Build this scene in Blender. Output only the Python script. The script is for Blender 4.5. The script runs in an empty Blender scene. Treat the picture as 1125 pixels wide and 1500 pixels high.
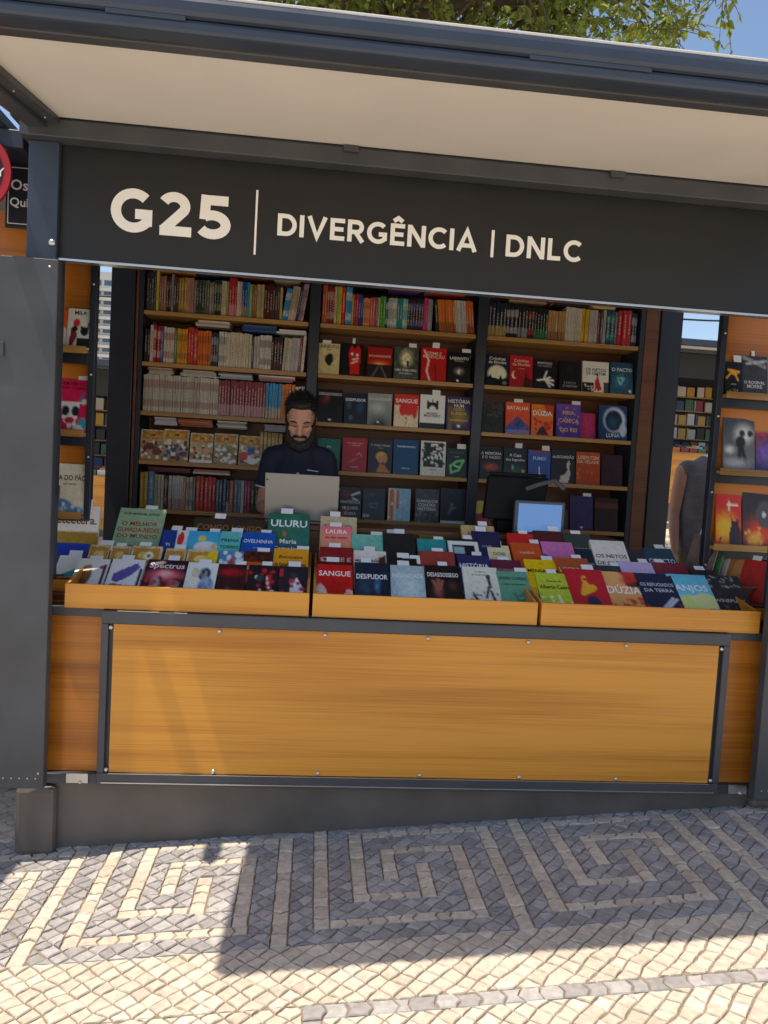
import bpy, bmesh, math, random
import numpy as np
from mathutils import Vector, Matrix, Euler

random.seed(7); rng = np.random.default_rng(7)
scene = bpy.context.scene
C = scene.collection

# ------------------------------------------------------------------ camera, sky, sun, exposure
def look(yaw, pitch, roll):
    f = Vector((-math.sin(yaw)*math.cos(pitch), math.cos(yaw)*math.cos(pitch), math.sin(pitch)))
    r = Vector((math.cos(yaw), math.sin(yaw), 0)); u = r.cross(f)
    c, s = math.cos(roll), math.sin(roll)
    return c*r + s*u, -s*r + c*u, f
CAM = Vector((0.813, -2.968, 1.335))
R_, U_, F_ = look(math.radians(-5.34), math.radians(-3.57), math.radians(3.28))
camd = bpy.data.cameras.new('camera'); cam = bpy.data.objects.new('camera', camd); C.objects.link(cam)
camd.sensor_fit = 'VERTICAL'; camd.sensor_height = 36; camd.sensor_width = 27
camd.lens = 1081/1500*36; camd.clip_start = .05; camd.clip_end = 3000
cam.matrix_world = Matrix(((R_.x, U_.x, -F_.x, CAM.x), (R_.y, U_.y, -F_.y, CAM.y), (R_.z, U_.z, -F_.z, CAM.z), (0, 0, 0, 1)))
scene.camera = cam
SUN = Vector((.345, .066, -1)).normalized()
w = bpy.data.worlds.new('World'); scene.world = w; w.use_nodes = True
nt = w.node_tree; bg = nt.nodes['Background']
sky = nt.nodes.new('ShaderNodeTexSky'); sky.sky_type = 'NISHITA'; sky.sun_disc = False; sky.dust_density = 1.3; sky.ozone_density = .9
sky.sun_elevation = math.asin(-SUN.z); sky.sun_rotation = math.atan2(-SUN.x, -SUN.y)
nt.links.new(sky.outputs[0], bg.inputs[0]); bg.inputs[1].default_value = .125
sl = bpy.data.lights.new('sun', 'SUN'); sl.energy = 3.8; sl.angle = math.radians(.53); sl.color = (1, .91, .77)
so = bpy.data.objects.new('sun', sl); C.objects.link(so); so.rotation_euler = SUN.to_track_quat('-Z', 'Y').to_euler(); so.location = (-4, -3, 9)
scene.view_settings.view_transform = 'Standard'; scene.view_settings.look = 'None'
scene.view_settings.exposure = .58; scene.view_settings.gamma = 1

# ------------------------------------------------------------------ materials
def lin(h):
    if not isinstance(h, str): return h
    o = []
    for i in (0, 2, 4):
        c = int(h[i:i+2], 16)/255
        o.append(c/12.92 if c <= .04045 else ((c+.055)/1.055)**2.4)
    return tuple(o)
M = {}
def mat(name, col, rough=.5, metal=0, spec=.5, bump=0, var=0, scale=40, stretch=None, dirt=0):
    m = bpy.data.materials.new(name); m.use_nodes = True; M[name] = m
    t = m.node_tree; b = t.nodes['Principled BSDF']
    col = lin(col); b.inputs['Base Color'].default_value = (*col, 1)
    b.inputs['Roughness'].default_value = rough; b.inputs['Metallic'].default_value = metal
    b.inputs['Specular IOR Level'].default_value = spec
    if bump or var:
        tc = t.nodes.new('ShaderNodeTexCoord'); mp = t.nodes.new('ShaderNodeMapping'); t.links.new(tc.outputs['Object'], mp.inputs[0])
        if stretch: mp.inputs['Scale'].default_value = stretch
        n = t.nodes.new('ShaderNodeTexNoise'); n.inputs['Scale'].default_value = scale; n.inputs['Detail'].default_value = 6
        t.links.new(mp.outputs[0], n.inputs[0])
        if var:
            r = t.nodes.new('ShaderNodeMapRange'); r.inputs[1].default_value = .3; r.inputs[2].default_value = .7
            r.inputs[3].default_value = 1-var; r.inputs[4].default_value = 1+var; t.links.new(n.outputs[0], r.inputs[0])
            mx = t.nodes.new('ShaderNodeVectorMath'); mx.operation = 'SCALE'; mx.inputs[0].default_value = col
            t.links.new(r.outputs[0], mx.inputs[3]); t.links.new(mx.outputs[0], b.inputs['Base Color'])
            r2 = t.nodes.new('ShaderNodeMapRange'); r2.inputs[3].default_value = rough*.8; r2.inputs[4].default_value = min(1, rough*1.25)
            t.links.new(n.outputs[0], r2.inputs[0]); t.links.new(r2.outputs[0], b.inputs['Roughness'])
        if bump:
            bp = t.nodes.new('ShaderNodeBump'); bp.inputs['Strength'].default_value = bump; bp.inputs['Distance'].default_value = .01
            t.links.new(n.outputs[0], bp.inputs['Height']); t.links.new(bp.outputs[0], b.inputs['Normal'])
    return m
def wood(name, c1, c2, rough=.32, sx=1.1):
    m = bpy.data.materials.new(name); m.use_nodes = True; M[name] = m
    t = m.node_tree; b = t.nodes['Principled BSDF']; b.inputs['Roughness'].default_value = rough
    tc = t.nodes.new('ShaderNodeTexCoord'); mp = t.nodes.new('ShaderNodeMapping'); t.links.new(tc.outputs['Object'], mp.inputs[0])
    mp.inputs['Scale'].default_value = (sx*.3, 7, 7)
    mq = t.nodes.new('ShaderNodeMapping'); mq.inputs['Scale'].default_value = (sx*.5, 40, 95); t.links.new(tc.outputs['Object'], mq.inputs[0])
    n1 = t.nodes.new('ShaderNodeTexNoise'); n1.inputs['Scale'].default_value = 1.6; n1.inputs['Detail'].default_value = 3; n1.inputs['Distortion'].default_value = .2
    n2 = t.nodes.new('ShaderNodeTexNoise'); n2.inputs['Scale'].default_value = 2.4; n2.inputs['Detail'].default_value = 7; n2.inputs['Roughness'].default_value = .7
    t.links.new(mp.outputs[0], n1.inputs[0]); t.links.new(mq.outputs[0], n2.inputs[0])
    ad = t.nodes.new('ShaderNodeMath'); ad.operation = 'MULTIPLY_ADD'; ad.inputs[1].default_value = .85
    t.links.new(n2.outputs[0], ad.inputs[0]); t.links.new(n1.outputs[0], ad.inputs[2])
    cr = t.nodes.new('ShaderNodeValToRGB'); e = cr.color_ramp.elements
    e[0].position = .68; e[0].color = (*lin(c2), 1); e[1].position = 1.08; e[1].color = (*lin(c1), 1)
    k = cr.color_ramp.elements.new(.88); k.color = (*[(a*.6+bb*.4) for a, bb in zip(lin(c1), lin(c2))], 1)
    t.links.new(ad.outputs[0], cr.inputs[0]); t.links.new(cr.outputs[0], b.inputs['Base Color'])
    bp = t.nodes.new('ShaderNodeBump'); bp.inputs['Strength'].default_value = .06; bp.inputs['Distance'].default_value = .003
    t.links.new(n2.outputs[0], bp.inputs['Height']); t.links.new(bp.outputs[0], b.inputs['Normal'])
    return m
def attr_mat(name, rough, attr='col', spec=.5, bump=0):
    m = bpy.data.materials.new(name); m.use_nodes = True; M[name] = m
    t = m.node_tree; b = t.nodes['Principled BSDF']; b.inputs['Roughness'].default_value = rough; b.inputs['Specular IOR Level'].default_value = spec
    a = t.nodes.new('ShaderNodeAttribute'); a.attribute_name = attr; t.links.new(a.outputs['Color'], b.inputs['Base Color'])
    return m
mat('steel', (.058, .062, .072), .42, spec=.5, bump=.05, var=.22, scale=4)
mat('steel_plinth', (.125, .105, .09), .5, bump=.04, var=.2, scale=5)
mat('steel_blue', (.034, .048, .078), .4, var=.1, scale=8)
mat('sign_black', (.011, .011, .0125), .45, var=.08, scale=6)
mat('navy_metal', (.022, .028, .042), .4, var=.1, scale=10)
mat('cream_panel', (.8, .765, .71), .6, var=.03, scale=2.5)
mat('white_vinyl', (.88, .87, .85), .5)
mat('aluminium', (.6, .6, .6), .3, 1)
mat('bolt', (.62, .6, .57), .3, .8)
wood('wood', 'da9636', 'b4701e')
wood('wood_side', 'c47826', '98561a')
wood('wood_shelf', 'b58a4e', '8a6234', .4)
wood('wood_dark', '7a4a2a', '5c3520', .45)
attr_mat('print', .38); attr_mat('spine', .42)
mat('paper', (.62, .58, .49), .8); mat('slip', (.78, .8, .84), .7)
mat('skin', (.48, .25, .165), .62, var=.08, scale=14); mat('hair', (.012, .01, .009), .6, bump=.8, var=.4, scale=160, stretch=(1, 1, .25))
mat('polo', (.010, .014, .034), .85, bump=1.0, var=.3, scale=9, stretch=(1.6, 1, .7)); mat('trim', (.6, .6, .6), .7); mat('jeans', (.03, .04, .07), .85)
mat('grey_top', (.15, .135, .15), .85, bump=1.0, var=.2, scale=10, stretch=(1, 1, 2)); mat('khaki', (.16, .14, .08), .85, bump=.3, scale=25); mat('shoe', (.02, .02, .02), .5)
mat('laptop', (.27, .265, .26), .4, .4); mat('black_plastic', (.004, .004, .005), .6, spec=.25); mat('grey_plastic', (.07, .08, .1), .45)
mat('red_paint', (.5, .02, .03), .5); mat('navy_board', (.012, .016, .03), .5)
mat('bark', (.09, .065, .045), .9, bump=.8, var=.3, scale=12); mat('concrete', (.5, .48, .45), .8, var=.1, scale=.3)
mat('glass_far', (.06, .1, .14), .1); mat('mast', (.5, .3, .28), .6); mat('cable', (.01, .01, .01), .6); mat('floor_board', (.05, .045, .04), .7)
# lit screen of the till
m = mat('screen', (.02, .04, .08), .25); b = m.node_tree.nodes['Principled BSDF']
b.inputs['Emission Color'].default_value = (.12, .28, .62, 1); b.inputs['Emission Strength'].default_value = .5
# leaf, partly translucent
m = bpy.data.materials.new('leaf'); m.use_nodes = True; M['leaf'] = m; t = m.node_tree; b = t.nodes['Principled BSDF']
a = t.nodes.new('ShaderNodeAttribute'); a.attribute_name = 'col'; t.links.new(a.outputs['Color'], b.inputs['Base Color']); b.inputs['Roughness'].default_value = .5
tr = t.nodes.new('ShaderNodeBsdfTranslucent'); t.links.new(a.outputs['Color'], tr.inputs[0])
ms = t.nodes.new('ShaderNodeMixShader'); ms.inputs[0].default_value = .5
t.links.new(b.outputs[0], ms.inputs[1]); t.links.new(tr.outputs[0], ms.inputs[2]); t.links.new(ms.outputs[0], t.nodes['Material Output'].inputs[0])
# limestone and basalt setts: tone per stone from the 'rnd' attribute
def stone(name, c1, c2):
    m = bpy.data.materials.new(name); m.use_nodes = True; M[name] = m; t = m.node_tree; b = t.nodes['Principled BSDF']
    b.inputs['Roughness'].default_value = .62
    a = t.nodes.new('ShaderNodeAttribute'); a.attribute_name = 'rnd'
    mx = t.nodes.new('ShaderNodeMix'); mx.data_type = 'RGBA'; mx.inputs['A'].default_value = (*c1, 1); mx.inputs['B'].default_value = (*c2, 1)
    tc = t.nodes.new('ShaderNodeTexCoord'); nb = t.nodes.new('ShaderNodeTexNoise'); nb.inputs['Scale'].default_value = 3.5; nb.inputs['Detail'].default_value = 5; t.links.new(tc.outputs['Object'], nb.inputs[0])
    av = t.nodes.new('ShaderNodeMath'); av.operation = 'MULTIPLY_ADD'; av.inputs[1].default_value = 1.3; av.inputs[2].default_value = -.65; t.links.new(nb.outputs[0], av.inputs[0])
    aw_ = t.nodes.new('ShaderNodeMath'); aw_.use_clamp = True; t.links.new(av.outputs[0], aw_.inputs[0]); t.links.new(a.outputs['Fac'], aw_.inputs[1]); t.links.new(aw_.outputs[0], mx.inputs['Factor'])
    n = t.nodes.new('ShaderNodeTexNoise'); n.inputs['Scale'].default_value = 45; n.inputs['Detail'].default_value = 8
    t.links.new(tc.outputs['Object'], n.inputs[0])
    r = t.nodes.new('ShaderNodeMapRange'); r.inputs[1].default_value = .25; r.inputs[2].default_value = .75; r.inputs[3].default_value = .78; r.inputs[4].default_value = 1.18
    t.links.new(n.outputs[0], r.inputs[0]); sc = t.nodes.new('ShaderNodeVectorMath'); sc.operation = 'SCALE'
    t.links.new(mx.outputs['Result'], sc.inputs[0]); t.links.new(r.outputs[0], sc.inputs[3]); t.links.new(sc.outputs[0], b.inputs['Base Color'])
    bp = t.nodes.new('ShaderNodeBump'); bp.inputs['Strength'].default_value = .35; bp.inputs['Distance'].default_value = .004
    t.links.new(n.outputs[0], bp.inputs['Height']); t.links.new(bp.outputs[0], b.inputs['Normal'])
stone('limestone', (.53, .445, .345), (.68, .585, .47)); stone('basalt', (.30, .277, .265), (.46, .427, .405))
mat('sand', (.26, .2, .145), .9, bump=.4, var=.2, scale=120)
# pavement too far off to pick stones apart
m = mat('far_setts', (.5, .43, .33), .7); t = m.node_tree; b = t.nodes['Principled BSDF']
tc = t.nodes.new('ShaderNodeTexCoord'); vo = t.nodes.new('ShaderNodeTexVoronoi'); vo.inputs['Scale'].default_value = 11; t.links.new(tc.outputs['Object'], vo.inputs[0])
vd = t.nodes.new('ShaderNodeTexVoronoi'); vd.feature = 'DISTANCE_TO_EDGE'; vd.inputs['Scale'].default_value = 11; t.links.new(tc.outputs['Object'], vd.inputs[0])
r = t.nodes.new('ShaderNodeMapRange'); r.inputs[1].default_value = .02; r.inputs[2].default_value = .06; r.inputs[3].default_value = .45; r.inputs[4].default_value = 1; t.links.new(vd.outputs['Distance'], r.inputs[0])
sc = t.nodes.new('ShaderNodeVectorMath'); sc.operation = 'SCALE'; sc.inputs[0].default_value = (.6, .51, .39); t.links.new(r.outputs[0], sc.inputs[3]); t.links.new(sc.outputs[0], b.inputs['Base Color'])

# ------------------------------------------------------------------ mesh helpers
class MB:
    def __init__(s): s.v = []; s.f = []; s.m = []; s.c = []; s.mats = []; s.rn = []
    def mi(s, mt):
        if mt not in s.mats: s.mats.append(mt)
        return s.mats.index(mt)
    def face(s, pts, mt='steel', col=None):
        i = len(s.v); s.v += [tuple(p) for p in pts]; s.f.append(tuple(range(i, i+len(pts)))); s.m.append(s.mi(mt)); s.c += [col or (.5, .5, .5)]*len(pts)
    def box(s, x0, x1, y0, y1, z0, z1, mt='steel', col=None, xf=None):
        P = [(x, y, z) for z in (z0, z1) for y in (y0, y1) for x in (x0, x1)]
        if xf: P = [xf(p) for p in P]
        s.hexa(P, mt, col)
    def hexa(s, P, mt='steel', col=None):
        i = len(s.v); s.v += [tuple(p) for p in P]; s.c += [col or (.5, .5, .5)]*8
        for q in ((0, 2, 3, 1), (4, 5, 7, 6), (0, 1, 5, 4), (2, 6, 7, 3), (0, 4, 6, 2), (1, 3, 7, 5)):
            s.f.append(tuple(i+k for k in q)); s.m.append(s.mi(mt))
    def tube(s, pts, rad, n=10, mt='steel', col=None, cap=True):
        pts = [Vector(p) for p in pts]; rad = [rad]*len(pts) if not hasattr(rad, '__len__') else rad
        i0 = len(s.v); ref = Vector((0, 0, 1))
        d0 = (pts[1]-pts[0]).normalized()
        if abs(d0.z) > .9: ref = Vector((0, 1, 0))
        for k, p in enumerate(pts):
            d = (pts[min(k+1, len(pts)-1)]-pts[max(k-1, 0)]).normalized()
            a = d.cross(ref).normalized(); bb = d.cross(a)
            for j in range(n):
                th = 2*math.pi*j/n; s.v.append(tuple(p+rad[k]*(math.cos(th)*a+math.sin(th)*bb))); s.c.append(col or (.5, .5, .5))
        for k in range(len(pts)-1):
            for j in range(n):
                a0 = i0+k*n+j; a1 = i0+k*n+(j+1) % n
                s.f.append((a0, a1, a1+n, a0+n)); s.m.append(s.mi(mt))
        if cap:
            s.f.append(tuple(i0+j for j in range(n))[::-1]); s.m.append(s.mi(mt))
            s.f.append(tuple(i0+(len(pts)-1)*n+j for j in range(n))); s.m.append(s.mi(mt))
    def ball(s, c, r, mt='steel', n=10, rot=None):
        i0 = len(s.v); r = (r, r, r) if not hasattr(r, '__len__') else r
        for a in range(n+1):
            for j in range(2*n):
                th = math.pi*a/n; ph = math.pi*j/n
                p = Vector((r[0]*math.sin(th)*math.cos(ph), r[1]*math.sin(th)*math.sin(ph), r[2]*math.cos(th)))
                if rot: p = rot @ p
                s.v.append(tuple(p+Vector(c))); s.c.append((.5, .5, .5))
        for a in range(n):
            for j in range(2*n):
                q = (i0+a*2*n+j, i0+(a+1)*2*n+j, i0+(a+1)*2*n+(j+1) % (2*n), i0+a*2*n+(j+1) % (2*n)); s.f.append(q); s.m.append(s.mi(mt))
    def mesh(s, name, color=False):
        me = bpy.data.meshes.new(name); me.from_pydata(s.v, [], s.f)
        for k in s.mats: me.materials.append(M[k])
        me.polygons.foreach_set('material_index', s.m)
        if color:
            at = me.color_attributes.new('col', 'FLOAT_COLOR', 'POINT')
            at.data.foreach_set('color', np.array([(*c, 1) for c in s.c], dtype=np.float32).ravel())
        me.update(); return me
    def build(s, name, parent=None, color=False, bevel=0, smooth=False):
        o = bpy.data.objects.new(name, s.mesh(name, color)); C.objects.link(o)
        if parent is not None:
            o.parent = parent; o.location = -world_loc(parent)
        if bevel:
            bv = o.modifiers.new('bevel', 'BEVEL'); bv.width = bevel; bv.segments = 2; bv.limit_method = 'ANGLE'
        if smooth: o.data.polygons.foreach_set('use_smooth', [True]*len(o.data.polygons))
        return o
def world_loc(o):                      # unrotated parents only
    l = o.location.copy()
    while o.parent: o = o.parent; l += o.location
    return l
def tag(o, label=None, cat=None, group=None, kind=None):
    if label: o['label'] = label
    if cat: o['category'] = cat
    if group: o['group'] = group
    if kind: o['kind'] = kind
    return o
def thing(name, loc, label=None, cat=None, group=None):
    o = bpy.data.objects.new(name, None); C.objects.link(o); o.location = loc; o.empty_display_size = .1
    return tag(o, label, cat, group)
def boxpart(name, parent, b, mt='steel', bevel=.003):
    k = MB(); k.box(*b, mt); return k.build(name, parent, bevel=bevel)
def copy_tree(o, parent=None):
    c = o.copy(); C.objects.link(c); c.parent = parent
    for ch in o.children: copy_tree(ch, c)
    return c
# printed lettering with the built-in face
TXT = {}
def text_mesh(s):
    if s in TXT: return TXT[s]
    cu = bpy.data.curves.new('t', 'FONT'); cu.body = s; cu.size = 1; cu.resolution_u = 2; cu.offset = .018
    o = bpy.data.objects.new('t', cu); C.objects.link(o); dg = bpy.context.evaluated_depsgraph_get(); dg.update()
    me = bpy.data.meshes.new_from_object(o.evaluated_get(dg)); bpy.data.objects.remove(o); bpy.data.curves.remove(cu)
    V = [v.co.copy() for v in me.vertices]; Fc = [tuple(p.vertices) for p in me.polygons]; bpy.data.meshes.remove(me)
    if not V: V = [Vector((0, 0, 0))]; Fc = []
    x0 = min(v.x for v in V); x1 = max(v.x for v in V)
    TXT[s] = ([((v.x-(x0+x1)/2), v.y-.35) for v in V], Fc, max(x1-x0, .01)); return TXT[s]

# ------------------------------------------------------------------ ground
def gz(x, y): return -.279 + .0761*max(-14, min(14, x)) + .06*max(0, min(12, y-2))
xs = [-400, -60, -14, -8, -4, -2, 0, 2, 4, 8, 14, 60, 400]; ys = [-200, -40, -10, -4, -2, 0, 2, 5, 8, 14, 40, 120, 600]
k = MB(); V = [(x, y, gz(x, y)-.05) for y in ys for x in xs]; n = len(xs)
k.v = V; k.c = [(.5,)*3]*len(V); k.f = [(j*n+i, j*n+i+1, (j+1)*n+i+1, (j+1)*n+i) for j in range(len(ys)-1) for i in range(n-1)]; k.mi('far_setts'); k.m = [0]*len(k.f)
tag(k.build('ground'), kind='structure')
GX0, GX1, GY0, GY1 = -.75, 3.05, -1.42, .62
k = MB(); k.face([(GX0, GY0, gz(GX0, 0)-.006), (GX1, GY0, gz(GX1, 0)-.006), (GX1, GY1, gz(GX1, 0)-.006), (GX0, GY1, gz(GX0, 0)-.006)], 'sand')
pave = tag(k.build('pavement'), kind='structure')
# laid pattern: two-armed square spirals in limestone on a basalt band
P0, PITCH, SW = .063, .814, .056
def spiral(o):
    return [(o, -.605, o+SW, .12), (o+SW, -.605, o+.6, -.56), (o+.54, -.56, o+.596, -.125), (o+.26, -.168, o+.54, -.125), (o+.26, -.34, o+.316, -.168),
            (o+.385, -.47, o+.441, -.24), (o+.14, -.47, o+.385, -.425), (o+.14, -.425, o+.196, .012), (o+.196, -.032, o+.676, .012), (o+.676, -.682, o+.732, .012)]
strips = []
for i in (-1, 0, 1, 2, 3): strips += spiral(P0+i*PITCH)
strips = [(max(a, GX0), max(b, GY0), min(c, GX1), min(d, GY1)) for a, b, c, d in strips if c > GX0+.01 and a < GX1-.01]
DARK_LINE = len(strips)
strips += [(.85, -1.005, 3.05, -.95), (.85, -1.42, .905, -1.005)]
def clip(poly, ax, val, keep_gt):
    out = []
    for i in range(len(poly)):
        p, q = poly[i], poly[(i+1) % len(poly)]; ip = (p[ax] > val) == keep_gt; iq = (q[ax] > val) == keep_gt
        if ip: out.append(p)
        if ip != iq:
            tt = (val-p[ax])/(q[ax]-p[ax]); out.append((p[0]+tt*(q[0]-p[0]), p[1]+tt*(q[1]-p[1])))
    return out
def area(p): return .5*abs(sum(p[i][0]*p[(i+1) % len(p)][1]-p[(i+1) % len(p)][0]*p[i][1] for i in range(len(p))))
stones = []                                          # (polygon, material)
for si, (a, b, c, d) in enumerate(strips):           # strips: a run of setts with chevron joints
    mt = 'limestone' if si < DARK_LINE else 'basalt'
    horiz = (c-a) > (d-b); L = (c-a) if horiz else (d-b); W = (d-b) if horiz else (c-a)
    nn = max(1, round(L/.062)); cuts = [i*L/nn + (random.uniform(-.009, .009) if 0 < i < nn else 0) for i in range(nn+1)]
    che = [0 if i in (0, nn) else random.choice((-1, 1, 1))*random.uniform(.008, .018) for i in range(nn+1)]
    for i in range(nn):
        s0, s1 = cuts[i], cuts[i+1]
        pl = [(s0, 0), (s1, 0)] + ([(s1+che[i+1], W/2)] if che[i+1] else []) + [(s1, W), (s0, W)] + ([(s0+che[i], W/2)] if che[i] else [])
        stones.append(([(a+p, b+q) if horiz else (c-q, b+p) for p, q in pl], mt))
# fields: a diagonal lattice of jittered setts, cut where strips and band edges run
G = .051; jit = {}
def node(i, j):
    if (i, j) not in jit:
        x = (i-j)*G*.72; y = (i+j)*G*.62
        jit[(i, j)] = (x+random.uniform(-.0065, .0065)+1, y+random.uniform(-.0065, .0065)-.4)
    return jit[(i, j)]
ex = sorted({GX0, GX1} | {v for s in strips for v in (s[0], s[2])}); ey = sorted({GY0, GY1, -.682, .12} | {v for s in strips for v in (s[1], s[3])})
# free rectangles: merge grid cells that no strip covers into horizontal runs
free = []
for yi in range(len(ey)-1):
    y0, y1 = ey[yi], ey[yi+1]; run = None
    if y1-y0 < 1e-6: continue
    for xi in range(len(ex)-1):
        x0, x1 = ex[xi], ex[xi+1]; cx_, cy_ = (x0+x1)/2, (y0+y1)/2
        cov = x1-x0 < 1e-6 or any(a-1e-9 < cx_ < c+1e-9 and b-1e-9 < cy_ < d+1e-9 for a, b, c, d in strips)
        if not cov:
            run = (run[0], x1) if run else (x0, x1)
        if cov and x1-x0 > 1e-6 and run: free.append([run[0], y0, run[1], y1]); run = None
    if run: free.append([run[0], y0, run[1], y1])
merged = True                                         # join runs stacked on each other with the same span
while merged:
    merged = False
    for i in range(len(free)):
        for j in range(len(free)):
            if i != j and free[i] and free[j] and abs(free[i][3]-free[j][1]) < 1e-6 and abs(free[i][0]-free[j][0]) < 1e-6 and abs(free[i][2]-free[j][2]) < 1e-6 and not (abs(free[i][3]+.682) < 1e-6):
                free[i][3] = free[j][3]; free[j] = None; merged = True
    free = [f for f in free if f]
for x0, y0, x1, y1 in free:
    mt = 'basalt' if -.683 < (y0+y1)/2 < .12 else 'limestone'
    for i in range(-70, 71):
        for j in range(-70, 71):
            bx, by = (i-j)*G*.72+1, (i+j)*G*.62-.4
            if bx < x0-.12 or bx > x1+.12 or by < y0-.12 or by > y1+.12: continue
            pl = [node(i, j), node(i+1, j), node(i+1, j+1), node(i, j+1)]
            for ax, val, gt in ((0, x0, True), (0, x1, False), (1, y0, True), (1, y1, False)):
                pl = clip(pl, ax, val, gt)
                if len(pl) < 3: break
            if len(pl) >= 3 and area(pl) > 2.5e-4: stones.append((pl, mt))
def stone_geo(k, pl, mt, lift, tx, ty, gap):
    cx_ = sum(p[0] for p in pl)/len(pl); cy_ = sum(p[1] for p in pl)/len(pl); r = math.sqrt(area(pl))
    if area(pl) == 0: return
    if sum(pl[i][0]*pl[(i+1) % len(pl)][1]-pl[(i+1) % len(pl)][0]*pl[i][1] for i in range(len(pl))) < 0: pl = pl[::-1]
    qq = []
    for i in range(len(pl)):                          # knapped edges are never straight
        (ax, ay), (bx, by) = pl[i], pl[(i+1) % len(pl)]; qq.append((ax, ay)); e_ = math.hypot(bx-ax, by-ay)
        if e_ > .022: j_ = random.uniform(-.0035, .0015); qq.append(((ax+bx)/2-(by-ay)/e_*-j_, (ay+by)/2+(bx-ax)/e_*-j_))
    pl = qq; n = len(pl); i0 = len(k.v)
    for f, dz in ((1-gap/r, -.02), (1-gap/r, -.004), (1-gap/r-.10, 0)):
        for x, y in pl:
            X_, Y_ = cx_+(x-cx_)*f, cy_+(y-cy_)*f
            k.v.append((X_, Y_, gz(X_, 0)+lift+dz+(X_-cx_)*tx+(Y_-cy_)*ty)); k.c.append((.5,)*3)
    ii = k.mi(mt); m0 = len(k.f)
    for lv in (0, 1):
        for q in range(n):
            k.f.append((i0+lv*n+q, i0+lv*n+(q+1) % n, i0+(lv+1)*n+(q+1) % n, i0+(lv+1)*n+q)); k.m.append(ii)
    k.f.append(tuple(i0+2*n+q for q in range(n))); k.m.append(ii)
    return len(k.f)-m0
def screen_size(pl):
    x = sum(p[0] for p in pl)/len(pl); y = sum(p[1] for p in pl)/len(pl); d = Vector((x, y, gz(x, 0)))-CAM
    dz = d.dot(F_)
    if dz < .1: return 0
    u, v = d.dot(R_)/dz*1081+562, 750-d.dot(U_)/dz*1081
    if not (-20 < u < 1145 and 1150 < v < 1520) or (y > .03 and x > -.3): return 0
    return area(pl)/dz**2*abs(d.normalized().z)
order = sorted(range(len(stones)), key=lambda i: -screen_size(stones[i][0]))
rest = MB(); rest_r = []
for rank, si in enumerate(order):
    pl, mt = stones[si]; rr = random.random(); par = dict(lift=random.uniform(-.0015, .003), tx=random.uniform(-.045, .045), ty=random.uniform(-.045, .045), gap=random.uniform(.003, .0055))
    k = MB() if rank < 300 else rest
    nf = stone_geo(k, pl, mt, **par)
    if rank < 300:
        me = k.mesh('cobblestone'); at = me.attributes.new('rnd', 'FLOAT', 'FACE'); at.data.foreach_set('value', [rr]*len(me.polygons))
        o = bpy.data.objects.new('cobblestone', me); C.objects.link(o); o.parent = pave
    else: rest_r += [rr]*nf
me = rest.mesh('cobblestones_beyond'); at = me.attributes.new('rnd', 'FLOAT', 'FACE'); at.data.foreach_set('value', rest_r)
o = bpy.data.objects.new('cobblestones_beyond', me); C.objects.link(o); o.parent = pave; o['kind'] = 'stuff'

# ------------------------------------------------------------------ the stall
st = thing('book_stall', (1.3, .05, gz(1.3, 0)), 'charcoal steel book fair stall with black fascia sign, raised flap awning and wood front', 'stall')
k = MB(); zA, zB = gz(-.2, 0), gz(2.8, 0)
k.hexa([(-.2, .045, zA), (2.8, .045, zB), (-.2, .062, zA), (2.8, .062, zB), (-.2, .045, -.012), (2.8, .045, -.012), (-.2, .062, -.012), (2.8, .062, -.012)], 'steel_plinth'); k.build('plinth', st)
for x0 in (-.318, 2.77):
    boxpart('foot', st, (x0, x0+.155, .0, .15, gz(x0, 0)+.002, -.022), 'steel_plinth', .02)
boxpart('lower_rail', st, (-.22, 2.82, .02, .07, -.01, .03), 'steel')
boxpart('upper_rail', st, (-.22, 2.82, .02, .07, .672, .71), 'steel')
boxpart('front_board', st, (-.22, 2.82, .045, .06, .032, .67), 'wood_side')
for x0 in (-.125, 2.665):
    o = boxpart('latch_plate', st, (x0, x0+.085, .012, .0195, -.004, .034), 'aluminium', .001)
    k = MB(); k.ball((x0+.055, .011, .0), .007, 'bolt', 6); k.build('screw', o)
fl = boxpart('flap_frame', st, (0, 2.6, .004, .0195, .002, .705), 'steel', .002)
k = MB()
for b_ in ((0, 2.6, -.018, .003, .655, .706), (0, 2.6, -.018, .003, .001, .052), (0, .028, -.018, .003, .0525, .6545), (2.572, 2.6, -.018, .003, .0525, .6545)): k.box(*b_, 'steel')
k.build('flap_border', fl, bevel=.003)
boxpart('flap_wood', fl, (.046, 2.554, -.012, .003, .0535, .6535), 'wood', .001)
k = MB(); k.box(.02, 2.58, -.022, -.0185, .012, .016, 'aluminium'); k.box(.045, 2.555, -.0215, -.0185, .0505, .0525, 'aluminium')
for x0, x1 in ((.06, .22), (.28, .33), (.0, .0)):
    if x1 > x0: k.box(x0, x1, -.0185, .0, .7062, .708, 'aluminium')
k.build('flap_edge_trim', fl)
for x, z in [(.037, .64), (.037, .066), (2.563, .64), (2.563, .066)] + [(.037+2.526*i/6, .64) for i in range(1, 6)] + [(.037+2.526*i/6, .066) for i in range(1, 6)]:
    k = MB(); k.ball((x, -.0165, z), (.0085, .006, .0085), 'bolt', 6); k.build('bolt', fl, smooth=True)
boxpart('counter_top', st, (-.22, 2.82, .0705, .62, .685, .708), 'wood_side')
boxpart('ledge_front', st, (.3, 2.35, .585, .6, .7085, 1.005), 'wood_dark')
boxpart('ledge', st, (.3, 2.35, .58, .9, 1.006, 1.03), 'wood_dark')
boxpart('floor', st, (-.3, 2.9, .08, 1.72, -.03, .0), 'floor_board')
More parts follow.
